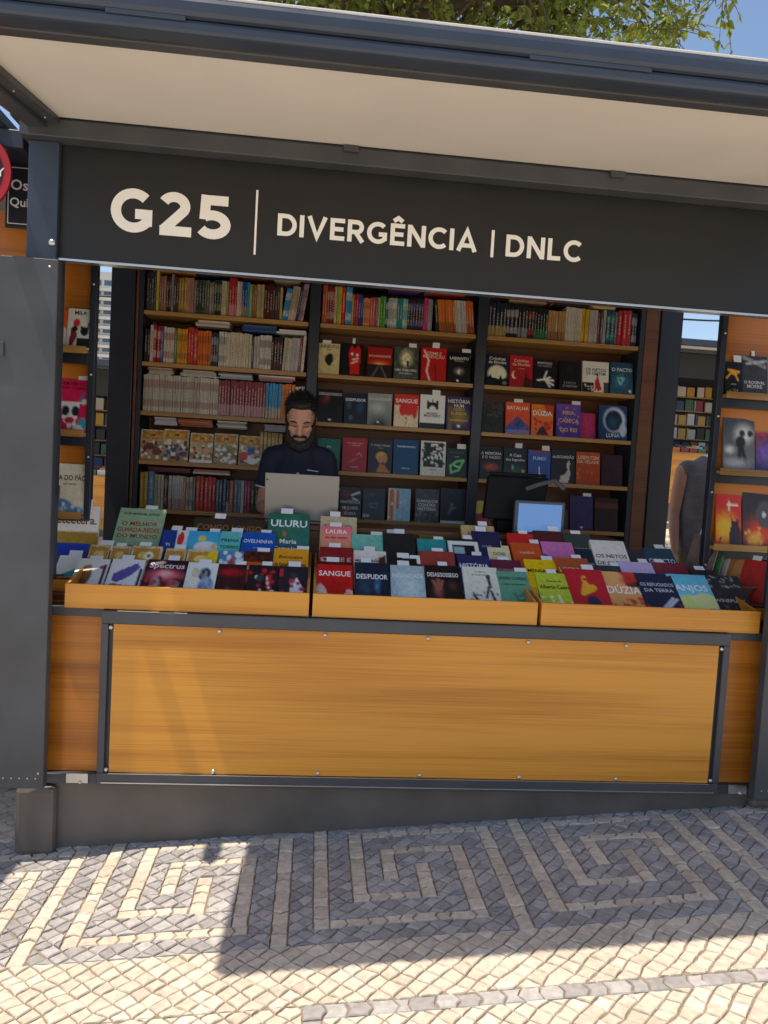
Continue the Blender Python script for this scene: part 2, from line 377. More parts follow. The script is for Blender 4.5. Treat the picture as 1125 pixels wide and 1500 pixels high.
for x0 in (-.34, 2.827):
    boxpart('post', st, (x0, x0+.113, .03, .14, -.02, 2.494), 'steel_blue', .004)
    boxpart('post', st, (x0, x0+.113, 1.66, 1.76, gz(x0, 1.7), 2.55), 'steel_blue', .004)
sg = boxpart('sign_board', st, (-.226, 2.826, .055, .085, 2.066, 2.494), 'sign_black', .001)
boxpart('sign_edge', sg, (-.226, 2.826, .046, .09, 2.056, 2.0655), 'aluminium', .001)
boxpart('header_beam', st, (-.36, 2.96, -.012, .1, 2.495, 2.562), 'steel', .004)
for x in (.85, 1.92): boxpart('beam_clip', st, (x, x+.06, -.03, -.0125, 2.54, 2.563), 'steel', .002)
k = MB(); k.ball((-.243, .026, 2.115), (.013, .006, .013), 'bolt', 8); k.build('post_bolt', st, smooth=True)
boxpart('roof', st, (-.4, 3.0, .0, 1.8, 2.5635, 2.63), 'steel', .004)
boxpart('shading_eave', st, (-.86, -.401, .14, 1.8, 2.50, 2.57), 'steel_blue', .006)  # seen as a beam edge; slab depth added to keep sun off the ledge
boxpart('sun_block_panel', st, (-.36, -.342, .145, .395, 1.0, 2.49), 'navy_metal')  # unseen panel added behind the leaf to block sun from the left tray
boxpart('back_wall', st, (-.22, 2.82, 1.7, 1.72, .0, 2.56), 'navy_metal')
# door leaves folded against the posts
for x0, s_ in ((-.392, 1), (2.729, -1)):
    lf = boxpart('door_leaf', st, (x0, x0+.21, -.075, -.03, .008, 2.03), 'steel', .004)
    xh = x0-.035 if s_ > 0 else x0+.214
    boxpart('door_edge', lf, (xh, xh+.031, -.07, -.03, .01, 2.028), 'steel', .003)
    for z in (1.66, .34): boxpart('hinge', lf, (xh+.01 if s_ > 0 else xh-.03, xh+.06 if s_ > 0 else xh+.02, -.082, -.0755, z, z+.055), 'steel', .002)
    k = MB()
    for q in range(6): k.ball((x0+.03+.03*q, -.0755, .05), .003, 'bolt', 4)
    k.ball((x0+.18, -.0755, 2.0), .004, 'bolt', 5); k.ball((x0+.19, -.0755, .07), .004, 'bolt', 5); k.build('rivet', lf)
# awning: the raised upper flap, hinged on the header beam and drooping slightly
PH = math.radians(8.5)
def aw(p): x, s_, h = p; return (x, .03-s_*math.cos(PH)-h*math.sin(PH), 2.5615-s_*math.sin(PH)+h*math.cos(PH))
awn = thing('awning', (1.3, .03, 2.5615)); awn.parent = st; awn.location -= world_loc(st)
def awbox(name, b_, mt, bev=.003, par=None):
    k = MB(); k.box(*b_, mt, xf=aw); return k.build(name, par or awn, bevel=bev)
awbox('underside_panel', (-.215, 2.82, .045, .93, .012, .02), 'cream_panel', 0)
awbox('top_skin', (-.335, 2.945, .0, .99, .088, .096), 'cream_panel', .002)
awbox('inner_bar', (-.214, 2.819, .852, .906, -.004, .0115), 'steel', .004)
ob = awbox('front_bar', (-.34, 2.95, .92, .998, -.002, .033), 'steel_blue', .01)
awbox('front_tube', (-.34, 2.95, .93, 1.008, .034, .084), 'steel_blue', .014, ob)
awbox('splice_sleeve', (.22, .42, .995, 1.0035, .026, .038), 'steel_blue', .002, ob)
awbox('splice_sleeve', (1.32, 1.66, .995, 1.0035, .026, .038), 'steel_blue', .002, ob)
for x in (.98, 1.9): awbox('stay', (x, x+.04, .9065, .9195, .0, .0115), 'steel', 0)
for x0, x1 in ((-.262, -.2155), (2.8205, 2.867)): awbox('side_rail', (x0, x1, .03, .919, -.012, .02), 'steel', .004)
for x0, x1 in ((-.335, -.263), (2.868, 2.94)): awbox('side_channel', (x0, x1, .0, .919, -.03, .087), 'steel', .006)
for x in (-.24, 2.84):
    for s_ in (.12, .4, .7):
        k = MB(); k.ball(aw((x, s_, -.0125)), .004, 'bolt', 5); k.build('rivet', awn)
for x0 in (-.545, 3.075):
    k = MB(); k.tube([(x0+.035, .3, 2.607), (x0+.035, -.1, 2.61), (x0+.035, -.3, 2.61), (x0+.035, -.34, 2.61)], [.036, .036, .036, .018], 12, 'steel'); k.build('awning_arm', awn)
# lettering cut in white vinyl: monoline geometric capitals
def arc(cx_, cy_, rx, ry, a0, a1, n=16): return [(cx_+rx*math.cos(math.radians(a0+(a1-a0)*i/n)), cy_+ry*math.sin(math.radians(a0+(a1-a0)*i/n))) for i in range(n+1)]
def glyph(ch, t):
    h = t/2
    if ch == 'D': return .86, [[(h, 0), (h, 1)], [(h, 1-h), (.38, 1-h)] + arc(.38, .5, .48-h, .5-h, 90, -90) + [(h, h)]]
    if ch == 'I': return t, [[(h, 0), (h, 1)]]
    if ch == 'V': return .92, [[(h*.95, 1), (.46, .06), (.92-h*.95, 1)]]
    if ch == 'E': return .66, [[(.66, 1-h), (h, 1-h), (h, h), (.66, h)], [(h, .51), (.6, .51)]]
    if ch == 'Ê': return .66, [[(.66, 1-h), (h, 1-h), (h, h), (.66, h)], [(h, .51), (.6, .51)], [(.13, 1.1), (.34, 1.25), (.55, 1.1)]]
    if ch == 'R': return .76, [[(h, 0), (h, 1)], [(h, 1-h), (.42, 1-h)] + arc(.42, .675, .32-h, .325-h, 90, -90, 10) + [(h, .35+h)], [(.4, .4), (.70, 0)]]
    if ch == 'G': return .94, [arc(.5, .5, .5-h, .5-h, 46, 318, 26), [(.92-h, .16), (.92-h, .54)], [(.92-h, .54-h), (.54, .54-h)]]
    if ch == 'C': return .86, [arc(.5, .5, .5-h, .5-h, 45, 315, 24)]
    if ch == 'N': return .84, [[(h, 0), (h, 1)], [(h, .96), (.84-h, .04)], [(.84-h, 0), (.84-h, 1)]]
    if ch == 'A': return .96, [[(h*.9, 0), (.48, .95), (.96-h*.9, 0)], [(.2, .27), (.76, .27)]]
    if ch == 'L': return .62, [[(h, 1), (h, h), (.62, h)]]
    if ch == '2': return .76, [arc(.36, .68, .36-h, .32-h, 155, -28, 14) + [(.12, h), ] , [(.05, h), (.76, h)]]
    if ch == '5': return .78, [[(.71, 1-h), (.1, 1-h)], [(.1+h, 1), (.1+h*.75, .44)], arc(.37, .33, .41-h, .33-h, 128, -148, 20)]
    return .3, []
def ribbon(k, pts, t, y, fx, mt='white_vinyl'):
    pts = [p for i, p in enumerate(pts) if i == 0 or math.hypot(p[0]-pts[i-1][0], p[1]-pts[i-1][1]) > 1e-4]
    n = len(pts); Lp, Rp = [], []
    for i in range(n):
        p = Vector(pts[i]); d1 = (p-Vector(pts[i-1])).normalized() if i else None; d2 = (Vector(pts[i+1])-p).normalized() if i < n-1 else None
        d1 = d1 or d2; d2 = d2 or d1; n1 = Vector((-d1.y, d1.x)); n2 = Vector((-d2.y, d2.x)); mm = (n1+n2)
        mm = mm.normalized() if mm.length > 1e-6 else n1
        sc_ = min(2.2, 1/max(.3, mm.dot(n1))); Lp.append(p+mm*t/2*sc_); Rp.append(p-mm*t/2*sc_)
    for i in range(n-1): k.face([fx(Rp[i], y), fx(Rp[i+1], y), fx(Lp[i+1], y), fx(Lp[i], y)], mt)
def lettering(word, x0, x1, z0, cap, t, gap):
    k = MB(); wd = sum(glyph(c, t)[0] for c in word)+gap*(len(word)-1); sx = (x1-x0)/wd; cx_ = 0; q = 0
    for ch in word:
        wg, strokes = glyph(ch, t)
        for s_ in strokes:
            q += 1; ribbon(k, s_, t, .0535-.0002*(q % 4), lambda p, y, c=cx_: (x0+(c+p.x)*sx, y, z0+p.y*cap))
        cx_ += wg+gap
    return k.build('lettering', sg)
lettering('G25', -.036, .424, 2.186, .168, .225, .1); lettering('DIVERGÊNCIA', .607, 1.412, 2.2225, .086, .2, .13); lettering('DNLC', 1.532, 1.85, 2.2165, .0875, .2, .14)
for b_ in ((.518, .526, .0525, .0545, 2.14, 2.39), (1.470, 1.482, .0525, .0545, 2.208, 2.316)): boxpart('divider_bar', sg, b_, 'white_vinyl', 0)

# ------------------------------------------------------------------ back bookcase
ZS = [2.142, 1.852, 1.572, 1.291, 1.011]; BAY = {'L': (-.213, .721), 'M': (.788, 1.709), 'R': (1.777, 2.709)}; YB = 1.4
bc = thing('bookcase', (1.25, 1.5, .0), 'tall dark metal bookcase with wooden shelves filling the back of the stall', 'bookcase')
for x0, x1 in ((-.394, -.262), (.724, .785), (1.712, 1.774), (2.835, 2.97)): boxpart('upright', bc, (x0, x1, 1.385, 1.66, .001, 2.5), 'navy_metal', .004)
for x0, x1 in ((-.258, -.243), (2.745, 2.832)): boxpart('wood_strip', bc, (x0, x1, 1.40, 1.43, .001, 2.5), 'wood_dark', .002)
for x0, x1 in ((-.24, -.216), (2.712, 2.742)): boxpart('end_panel', bc, (x0, x1, 1.40, 1.66, .001, 2.5), 'navy_metal', .002)
for kx, (x0, x1) in BAY.items():
    for z in ZS + [.72, .4, .1]: boxpart('shelf', bc, (x0, x1, YB, 1.655, z-.024, z), 'wood_shelf', .002)
    boxpart('back_panel', bc, (x0, x1, 1.656, 1.668, .001, 2.5), 'wood_dark', 0)
boxpart('top_rail', bc, (-.394, 2.97, 1.39, 1.66, 2.501, 2.54), 'navy_metal')

FACE_BOOKS = {
 'M2': [
  ('cream paperback with a small black bust in profile', 0.848, 0.128, 'g c9bd8e b5a873; n 9c8f60 .4 3; e .5 .52 .2 .17 1c1a16; e .55 .42 .13 .1 1c1a16; r .44 .62 .6 .7 1c1a16; s 4a4030 5 3 .88 .94 .02', 'ABSINTO|.1|.16|4a4430;novela|.2|.07|6a6040', 1.5, 1),
  ('black paperback with a red cat silhouette and white eyes', 0.988, 0.136, 'g 14161a 0e1014; p b81c1c .45,.05 .58,.18 .75,.02 .85,.2 .82,.95 .4,.95 .36,.6 .3,.3; e .47 .33 .06 .04 f0e8e0; e .7 .35 .06 .04 f0e8e0; l .5 .5 .75 .45 .02 f0d0c0; l .45 .62 .7 .54 .02 f0d0c0', '', 1.5, 2),
  ('dark red paperback with a burning sunset horizon', 1.147, 0.149, 'g 3a0c0c 1a0a0a; r 0 .1 1 .62 8e1712; e .5 .58 .42 .12 d8641c 1; e .5 .6 .2 .06 f0a030 1; r 0 .62 1 1 1c1010; l .2 1 .45 .66 .03 5a4a50; l .8 1 .55 .66 .03 5a4a50', 'NO HORIZONTE|.34|.09|e8c8b0', 1.35, 0),
  ('grey green paperback with a pale glowing doorway', 1.305, 0.15, 'g 2c352f 3a4440; n 59635a .6 3; e .5 .35 .3 .3 d8cc98 1; e .48 .4 .15 .2 f2ead0 1; r .55 .45 .6 .6 20201c; n 1c2420 .5 4 7', 'UMA PRIMAVERA|.72|.1|cfd8cc;EM LISBOA|.82|.08|b8c4b8', 1.35, 1),
  ('red paperback with a thin white curving line', 1.47, 0.156, 'g b0161a a01418; n 8c1014 .3 2; l .12 .1 .3 .4 .03 e8c0b0; l .3 .4 .22 .7 .03 e8c0b0; l .22 .7 .36 1 .03 e8c0b0; l .55 .5 .6 1 .02 5a0c0e', 'CRIME E|.17|.12|e8c8b0;REDENÇÃO|.27|.12|e8c8b0', 1.35, 1),
  ('black paperback with a lit corridor and pale capitals', 1.624, 0.144, 'g 0c0c0e 121214; e .5 .62 .25 .14 8c8478 1; e .5 .64 .07 .08 f0e8d8 1; n 1c1c20 .5 4; e .45 .93 .05 .04 e0e0e0', 'LABIRINTO|.2|.12|e8e4dc;INVISÍVEL|.29|.07|b8b4ac', 1.35, 1),
 ],
 'M3': [
  ('black paperback with a dim reddish hand and pale capitals on the shelf', 0.869, 0.156, 'g 100c0e 0c0a0c; e .3 .32 .22 .16 5a1c18 1; e .4 .25 .1 .1 7a3828 1; e .5 .92 .05 .03 e8e8e8', 'DESAS/SOSSEGO|.14|.11|d8d4d0', 1.32, 0),
  ('navy paperback with dim blue shapes and white capitals on the shelf', 1.019, 0.137, 'g 141c2c 0c1422; e .2 .4 .15 .15 3a4858 1; e .7 .45 .2 .25 1c3c5c 1; e .3 .8 .12 .1 4a5a6a 1', 'DES/PUDOR|.22|.13|f0f0f0', 1.4, 0),
  ('pale grey misty paperback with a dark hill on the shelf', 1.163, 0.15, 'g 8a908c 6c706c; e .4 .45 .4 .2 a4aaa6 1; e .5 1 .5 .3 2c302e 1; e .45 .9 .05 .03 f0f0f0', 'IN/SANIDADE|.17|.11|d0d4d0', 1.32, 0),
  ('red and cream paperback with a dripping blood splash on the shelf', 1.322, 0.151, 'g c02818 c02818; r 0 .36 1 1 e0c0a0; e .6 .42 .4 .22 c02414; e .35 .5 .14 .16 c02414; e .85 .6 .08 .14 c02414; e .5 .73 .04 .04 b02010; e .5 .88 .03 .03 b02010; n a81c10 .25 4', 'SANGUE|.2|.17|f4ece4', 1.35, 0),
  ('white paperback with a black castle emblem and dark foot', 1.479, 0.156, 'g dcd8cc d4d0c4; r 0 .86 1 1 1a1818; r .28 .25 .72 .42 181614; p 181614 .28,.25 .28,.16 .36,.2 .36,.25; p 181614 .45,.25 .5,.12 .55,.25; p 181614 .64,.25 .64,.18 .72,.16 .72,.25; e .5 .42 .13 .1 dcd8cc', 'MISTÉRIOS|.55|.07|302c28;MOSTEIRO|.62|.1|201c1a', 1.35, 1),
  ('purple and gold paperback with stacked pale title lines', 1.64, 0.157, 'g 3a3058 2c2450; e .5 .6 .45 .3 8a7030 1; r .1 .3 .2 1 6a5830; r .15 .7 .85 .72 b8a060; e .5 .88 .06 .04 f0f0f0', 'HISTÓRIA|.14|.15|e8e0d0;NUM|.27|.13|e8e0d0;COPO|.38|.12|d0b860;D ÁGUA|.5|.12|d0b860', 1.35, 0),
 ],
 'M4': [
  ("sea green paperback half hidden behind the man's shoulder", 0.875, 0.141, 'g 2c7460 24604e; n 1c5044 .4 3', 'ilha|.25|.1|d0e0d8', 1.4, 0),
  ('plain crimson paperback with faint pink line drawing', 1.029, 0.15, 'g a01c22 941a20; l .6 .5 .7 .44 .02 d07070; l .7 .44 .78 .52 .02 d07070; l .45 .65 .6 .6 .02 c86060; l .3 .72 .45 .68 .02 c86060', 'um nome para|.15|.08|e0a8a0;o silêncio|.22|.08|e0a8a0;a autora|.86|.07|e0b0a8', 1.4, 0),
  ('dark paperback with a golden haired figure in an orange shawl', 1.181, 0.147, 'g 181a20 14161a; e .55 .5 .22 .14 c89848; e .52 .58 .12 .12 b87850; p a86420 .35,1 .5,.72 .7,.75 .95,1; e .7 .55 .1 .16 a87c38', 'O Outro Nome|.16|.09|c8c4bc;contos|.24|.06|a8a49c', 1.4, 0),
  ('plain deep blue paperback with one thin white title line', 1.336, 0.156, 'g 1a4870 184468; n 123c60 .3 2', 'TRANSPARENTES|.2|.07|e8ecf0;editora|.82|.08|c8d4e0', 1.4, 0),
  ('white bordered paperback with a dense black and white drawing', 1.501, 0.157, 'g ccc8b8 c4c0b0; r .14 .06 .86 .74 1c1c1a; s d0ccbc 40 5 .08 .72 .05; s 1c1c1a 20 8 .08 .72 .04', 'caderno|.82|.07|484438;2|.91|.06|484438', 1.4, 0),
  ('dark green paperback with a neon green angular glyph', 1.644, 0.129, 'g 14241c 0e1a14; l .2 .62 .5 .45 .07 6cb870; l .5 .45 .85 .4 .07 6cb870; l .85 .4 .6 .75 .07 6cb870; l .6 .75 .25 .85 .07 6cb870; l .25 .85 .2 .62 .07 6cb870; l .4 .6 .65 .65 .05 8cd890', 'ANTOLOGIA|.14|.09|4a6a54;verde|.28|.07|b0c8b4', 1.4, 1),
 ],
 'M5': [
  ('black paperback with red and white figures and blocky capitals', 1.02, 0.134, 'g 141010 0c0a0a; e .3 .2 .25 .15 7a1818 1; l .55 .25 .9 .15 .05 e0d8d0; p 8c1c14 .0,.95 .3,.6 .45,.75 .15,1; l .6 .35 .8 .4 .04 d8d0c8', 'FANTÁSTICA|.47|.14|e0dcd4;MULHER|.66|.14|e0dcd4;GUIDA|.84|.13|e0dcd4', 1.45, 0),
  ('navy black paperback with dim figures lying on pages', 1.16, 0.139, 'g 14161e 101218; e .4 .2 .15 .06 584840 1; e .3 .55 .15 .1 2c3444 1; n 242c3c .5 4; r .05 .85 .3 .92 9098a4', 'no escuro|.48|.07|8890a0;desta casa|.6|.06|8890a0', 1.4, 0),
  ('pale blue paperback with orange letters running up its side', 1.312, 0.14, 'h d8c8a8 6aa0b8; r .36 0 1 1 7cacc0; n a8c4c8 .4 3; l .16 .1 .16 .95 .16 c06030; s d8c8a8 9 3 .1 .95 .05; l .42 .1 .42 .6 .08 b85830', '', 1.45, 0),
  ('grey paperback with a dark city photograph and white serif capitals', 1.481, 0.149, 'g 4a4644 3a3836; n 24221f .7 5; s 181614 16 4 .7 1 .07; s 68645f 10 9 .6 1 .05', 'ALMANAQUE|.36|.12|e0dcd4;CONTRA|.48|.13|e0dcd4;HISTÓRIA|.6|.13|e0dcd4', 1.4, 0),
  ('black paperback with a faint blue dancing figure and white foot band', 1.639, 0.158, 'g 10141a 0c0e12; l .45 .5 .35 .72 .08 3c5060; e .45 .46 .06 .05 4c6070; l .4 .6 .6 .55 .04 4c6070; r 0 .93 1 1 a8acb0', 'notas|.1|.06|485460', 1.4, 0),
 ],
 'R2': [
  ('navy paperback with a big pale moon over a black castle', 1.856, 0.146, 'g 1a2440 141c34; e .5 .62 .4 .28 d0ccb0; p 0c1018 0,1 0,.75 .15,.72 .2,.62 .28,.74 .6,.78 .65,.62 .72,.78 1,.72 1,1; e .82 .9 .1 .05 6a7458', 'Crónicas|.12|.14|e0dcc8;de Rhodes|.24|.13|e0dcc8', 1.35, 0),
  ('red paperback with a pale crescent moon and dark keep', 2.002, 0.147, 'g b01c24 8c141c; e .22 .62 .13 .12 e8d8c0; e .28 .6 .11 .11 a4181f; p 2c0c10 .6,1 .65,.7 .75,.5 .8,.7 1,.75 1,1; n 7c1018 .3 3', 'Crónicas|.15|.13|e0c0a8;de Rhodes|.27|.13|e0c0a8;a chama|.4|.06|d0a898', 1.35, 0),
  ('black paperback with a white skeletal hand', 2.147, 0.143, 'g 14161a 101216; l .2 .72 .5 .68 .05 d0d0cc; l .45 .7 .6 .4 .04 c8c8c4; l .5 .68 .75 .6 .05 d8d8d4; l .55 .7 .9 .7 .05 d8d8d4; l .6 .74 .9 .85 .05 d0d0cc; l .55 .72 .75 .92 .04 b8b8b4', 'MEMÓRIAS|.12|.1|c0c0bc;DO CAIXÃO|.22|.08|a0a09c', 1.3, 0),
  ('near black paperback with a faint face and small pale capitals at foot', 2.306, 0.14, 'g 121012 0c0a0c; e .5 .25 .2 .2 241c1c 1; n 1c1618 .5 3', 'E DEPOIS|.74|.1|90888a;O DILÚVIO|.85|.1|a8a0a2', 1.35, 0),
  ('white paperback with a red cloaked figure between black tower blocks', 2.465, 0.171, 'g d8d0c0 d0c8b8; p b01818 .45,.95 .5,.6 .58,.45 .64,.6 .75,.95; r 0 .7 .4 1 141414; s d8d0c0 16 4 .74 .98 .03; r .84 .68 1 1 383838; e .55 .42 .05 .05 303030', 'OS NETOS|.27|.12|303030;DE ONTEM|.39|.11|303030', 1.15, 0),
  ('teal paperback with a triangular sigil and pale capitals on shelf', 2.63, 0.15, 'g 16384a 1c5060; e .45 .6 .35 .3 2c7888 1; l .3 .5 .6 .5 .03 8cc0c8; l .3 .5 .45 .7 .03 8cc0c8; l .6 .5 .45 .7 .03 8cc0c8; e .88 .9 .06 .05 e0e8ec; n 0c2838 .5 4', 'O PACTO|.23|.15|d8e4e8', 1.35, 0),
 ],
 'R3': [
  ('charcoal paperback with a jagged grey engraving at the top', 1.848, 0.134, 'g 24221f 141210; s 3c3a36 26 3 0 .35 .07; n 302c28 .5 5', 'PORTÃO|.42|.1|605c58', 1.4, 0),
  ('orange paperback with a blue mountain in the corner', 2.001, 0.155, 'g d85024 c84820; p 284a88 0,1 0,.8 .25,.6 .5,.42 .75,.6 1,.75 1,1; p 1c3468 .3,.7 .5,.42 .62,.62 .5,.8; r 0 .88 1 1 5a70a8; n b84018 .3 3', 'BATALHA|.18|.15|f4e0d0', 1.3, 1),
  ('orange paperback on the shelf with leaping flames and birds', 2.153, 0.14, 'g d87020 d05818; p b83018 .55,0 1,0 1,.3 .7,.25; s a82c14 24 6 .45 .85 .06; p 301410 .2,1 .4,.75 .5,.68 .6,.75 .85,1; e .75 .22 .12 .04 401410', 'DÚZIA|.28|.22|f8f0e0', 1.4, 0),
  ('purple paperback with three gold title lines', 2.318, 0.158, 'g 6a4a98 3a2878; n 4c3488 .5 3; s 8a68b0 14 4 .05 .9 .05', 'MEIA|.26|.16|d8b060;CABEÇA|.5|.16|d8b060;DO REI|.78|.16|d8b060', 1.35, 1),
  ('magenta pink paperback tucked behind the purple one', 2.444, 0.111, 'g b03060 a02858; n 802050 .5 3', '', 1.5, 0),
  ('deep blue paperback with a white hooded outline', 2.597, 0.185, 'g 1c3a68 142c50; e .55 .42 .38 .36 c0ccd8; e .52 .44 .31 .31 10243c; e .5 .5 .2 .2 1c4a68 1; e .85 .7 .12 .2 a8b8c8', 'LUNA|.87|.13|c8d4e0', 1.2, 0),
 ],
 'R4': [
  ('black paperback with an ember orange glow under pale capitals', 1.857, 0.147, 'g 101010 0c0a0a; e .5 .62 .4 .14 a84818 1; n 1c1008 .4 5; e .5 .95 .05 .03 e0e0e0', 'A MEMÓRIA|.2|.12|d8d4d0;E O VAZIO|.32|.12|d8d4d0', 1.4, 0),
  ('black paperback with green mist and a small lit house', 2.004, 0.148, 'g 0e1210 101a16; e .6 .7 .4 .2 1c4030 1; e .85 .7 .08 .06 c8a040 1; e .4 .6 .06 .1 78a090 1', 'A Casa|.22|.13|e0e0dc;dos Segredos|.36|.11|e0e0dc', 1.4, 1),
  ('blue paperback with a white rocket trail', 2.154, 0.144, 'g 34549c 20407c; p e8e4dc .5,.5 .56,.8 .72,1 .36,1 .46,.8; e .5 .9 .2 .12 a0a8b8 1; r .2 0 1 .06 8c2c3c', 'FUMO|.26|.15|d0d8e8', 1.4, 1),
  ('charcoal paperback with a pale curl of smoke', 2.303, 0.154, 'g 1c1c20 18181a; p b8aca0 .35,1 .4,.8 .6,.72 .7,.6 .62,.45 .74,.3 .72,.25 .8,.4 .76,.55 .82,.7 .72,1', 'da ESCURIDÃO|.22|.11|e0dcd8', 1.4, 0),
  ('burnt orange paperback with pale condensed capitals on shelf', 2.461, 0.155, 'g b04c1c 9c3c14; n 8c3410 .4 3; s c86030 8 3 .5 .95 .04', 'LIBERTEM|.17|.15|e0c0a0;DA VELADE|.3|.13|e0c0a0', 1.35, 0),
  ('very dark maroon paperback beside the brown upright', 2.612, 0.138, 'g 2c1018 180a10; n 401420 .5 3', '', 1.45, 0),
 ],
 'R5': [
  ('paperback with a yellow disc over a red slope half behind the till', 1.829, 0.105, 'g 24201c 1c1814; e .3 .3 .5 .28 c8b048; p a02c18 0,.6 .5,.5 1,.9 1,1 0,1', '', 1.5, 0),
  ('dusky purple paperback behind the till screen', 2.317, 0.081, 'g 4a3444 3a2838; n 2c2030 .5 3', '', 1.6, 0),
  ('blue and violet paperback under a pale slip on bottom shelf', 2.442, 0.151, 'g 1c3058 38204c; n 4a2858 .6 3; e .5 .92 .05 .03 d0d0d8', '', 1.45, 1),
  ('dark brown paperback with a dull orange band on bottom shelf', 2.598, 0.152, 'g 24140e 1c100c; r 0 .15 1 .3 5a2814; n 301a10 .5 4', '', 1.4, 0),
 ],
 'L4': [
  ('cartoon comic album with a gold title plate and two brown haired heads', -0.145, 0.139, 'g c8b890 8c7a50; r .08 .06 .92 .3 b87c28; e .5 .18 .3 .09 d0a040; n 6a5030 .5 4 1; s 4a2c1c 12 3 .4 .9 .09; s e8dcc8 14 11 .35 .95 .07; s b05030 6 17 .4 .9 .06; e .4 .55 .2 .12 5a3420; e .7 .7 .2 .14 6a4028', 'JIM|.17|.12|5a3410', 1.33, 0),
  ('cartoon comic album with a gold title plate and a blue and white crowd', -0.01, 0.147, 'g c8b890 8c7a50; r .08 .06 .92 .3 b87c28; e .5 .18 .3 .09 d0a040; n 6a5030 .5 4 2; s 4a2c1c 12 4 .4 .9 .09; s e8dcc8 14 12 .35 .95 .07; s b05030 6 18 .4 .9 .06; s 3a4a78 8 5 .5 .85 .09', 'JIM|.17|.12|5a3410', 1.33, 0),
  ('cartoon comic album with a gold title plate and a family portrait', 0.135, 0.136, 'g c8b890 8c7a50; r .08 .06 .92 .3 b87c28; e .5 .18 .3 .09 d0a040; n 6a5030 .5 4 3; s 4a2c1c 12 5 .4 .9 .09; s e8dcc8 14 13 .35 .95 .07; s b05030 6 19 .4 .9 .06; e .4 .55 .15 .12 c89870; e .7 .6 .15 .12 c89870; r 0 .9 1 1 d8d0c0', 'JIM|.17|.12|5a3410', 1.33, 0),
  ('cartoon comic album with a gold title plate and running children on green', 0.274, 0.141, 'g c8b890 8c7a50; r .08 .06 .92 .3 b87c28; e .5 .18 .3 .09 d0a040; n 6a5030 .5 4 4; s 4a2c1c 12 6 .4 .9 .09; s e8dcc8 14 14 .35 .95 .07; s b05030 6 20 .4 .9 .06; e .5 .6 .5 .3 6a7038 1; s e8e0d8 10 7 .45 .9 .08', 'JIM|.17|.12|5a3410', 1.33, 0),
  ('cartoon comic album with a gold title plate and a red and blue skater', 0.417, 0.138, 'g c8b890 8c7a50; r .08 .06 .92 .3 b87c28; e .5 .18 .3 .09 d0a040; n 6a5030 .5 4 5; s 4a2c1c 12 7 .4 .9 .09; s e8dcc8 14 15 .35 .95 .07; s b05030 6 21 .4 .9 .06; e .5 .5 .3 .2 3a5090 1; e .2 .7 .2 .15 b84020; e .6 .85 .25 .1 e8e4e0', 'JIM|.17|.12|5a3410', 1.33, 0),
 ],
 'KL0': [
  ('orange and white picture book beside the black cat book', -0.356, 0.101, 'g d85818 d85818; r 0 .55 1 1 e0d8cc; s e0d8cc 8 3 .45 .6 .1', 'GRANDE|.14|.13|703010', 1.75, 0),
  ('white picture book with a black cat and a red ball', -0.251, 0.11, 'g d8d0c4 d0c8bc; e .36 .35 .14 .1 c02828; e .68 .55 .16 .11 141414; l .8 .5 .86 .35 .04 141414; p 141414 .5,.5 .55,.4 .62,.48; r .4 .74 .95 .93 1c2024; p 7a2030 .1,.9 .15,.5 .35,.48 .4,.7 .2,.95; e .3 .5 .12 .07 1c1414', 'MILA|.1|.16|282420', 1.7, 0),
 ],
 'KL1': [
  ("hot pink picture book with a white bull's head", -0.283, 0.146, 'g c81c50 b81848; p e8e0dc .2,.42 .8,.42 .72,.75 .6,.85 .4,.85 .28,.75; e .36 .6 .12 .1 20202c; e .66 .6 .12 .1 20202c; e .5 .78 .16 .06 b02040; e .12 .45 .12 .05 e8e0dc; e .9 .42 .14 .05 e8e0dc; e .1 .85 .15 .1 3090a0; e .9 .85 .15 .12 3090a0; l .2 .4 .1 .25 .05 506890; l .8 .4 .9 .25 .05 506890; s e8e0e0 7 4 .85 1 .07', 'VEM VER O|.08|.1|501028;NOSSO TOURO|.16|.08|501028', 1.65, 1),
 ],
 'KL2': [
  ('cream picture book with a blue wave and brown capitals', -0.275, 0.152, 'g d8d0b8 d0c8b0; e .2 .85 .4 .15 3878a8; e .5 .95 .5 .1 4888b8; s e0e4e0 12 5 .75 1 .05; p 5a4030 .05,.7 .1,.45 .2,.42 .25,.7; n c8bc9c .3 3', 'DA DO PÃO|.28|.16|5a2c20;um conto|.4|.07|6a5040', 1.5, 0),
 ],
 'KR0': [
  ('black paperback with a yellow spider and yellow number', 2.759, 0.089, 'g 121212 0c0c0c; l .2 .25 .8 .3 .08 c89018; l .5 .28 .75 .55 .06 c89018; l .4 .3 .1 .5 .05 c89018; e .55 .33 .2 .08 c89018', 'e 154|.86|.16|c89018;HOTEL|.68|.07|d0d0d0', 1.85, 1),
  ('dark grey paperback with torn streaks and white capitals', 2.864, 0.134, 'g 2c2a2c 3c383a; l .1 .05 .9 .25 .1 8a8688; l .2 .2 1 .1 .06 b0acac; n 1c1a1c .5 4', 'O ROGIVAL|.66|.11|d8d4d4;MORRE|.76|.13|d8d4d4', 1.5, 2),
 ],
 'KR1': [
  ('black and white photo book of a figure below a huge skull', 2.82, 0.166, 'g 3c4044 6a6c6c; e .65 .3 .35 .22 c8c8c4 1; e .6 .28 .1 .06 1c1c1c; e .85 .28 .08 .06 1c1c1c; e .55 .45 .16 .12 181818; l .55 .5 .5 .8 .1 141414; l .6 .55 .72 .85 .07 141414; e .4 .85 .5 .12 a0a4a4 1; e .2 .6 .2 .1 b8bcbc 1', '', 1.6, 0),
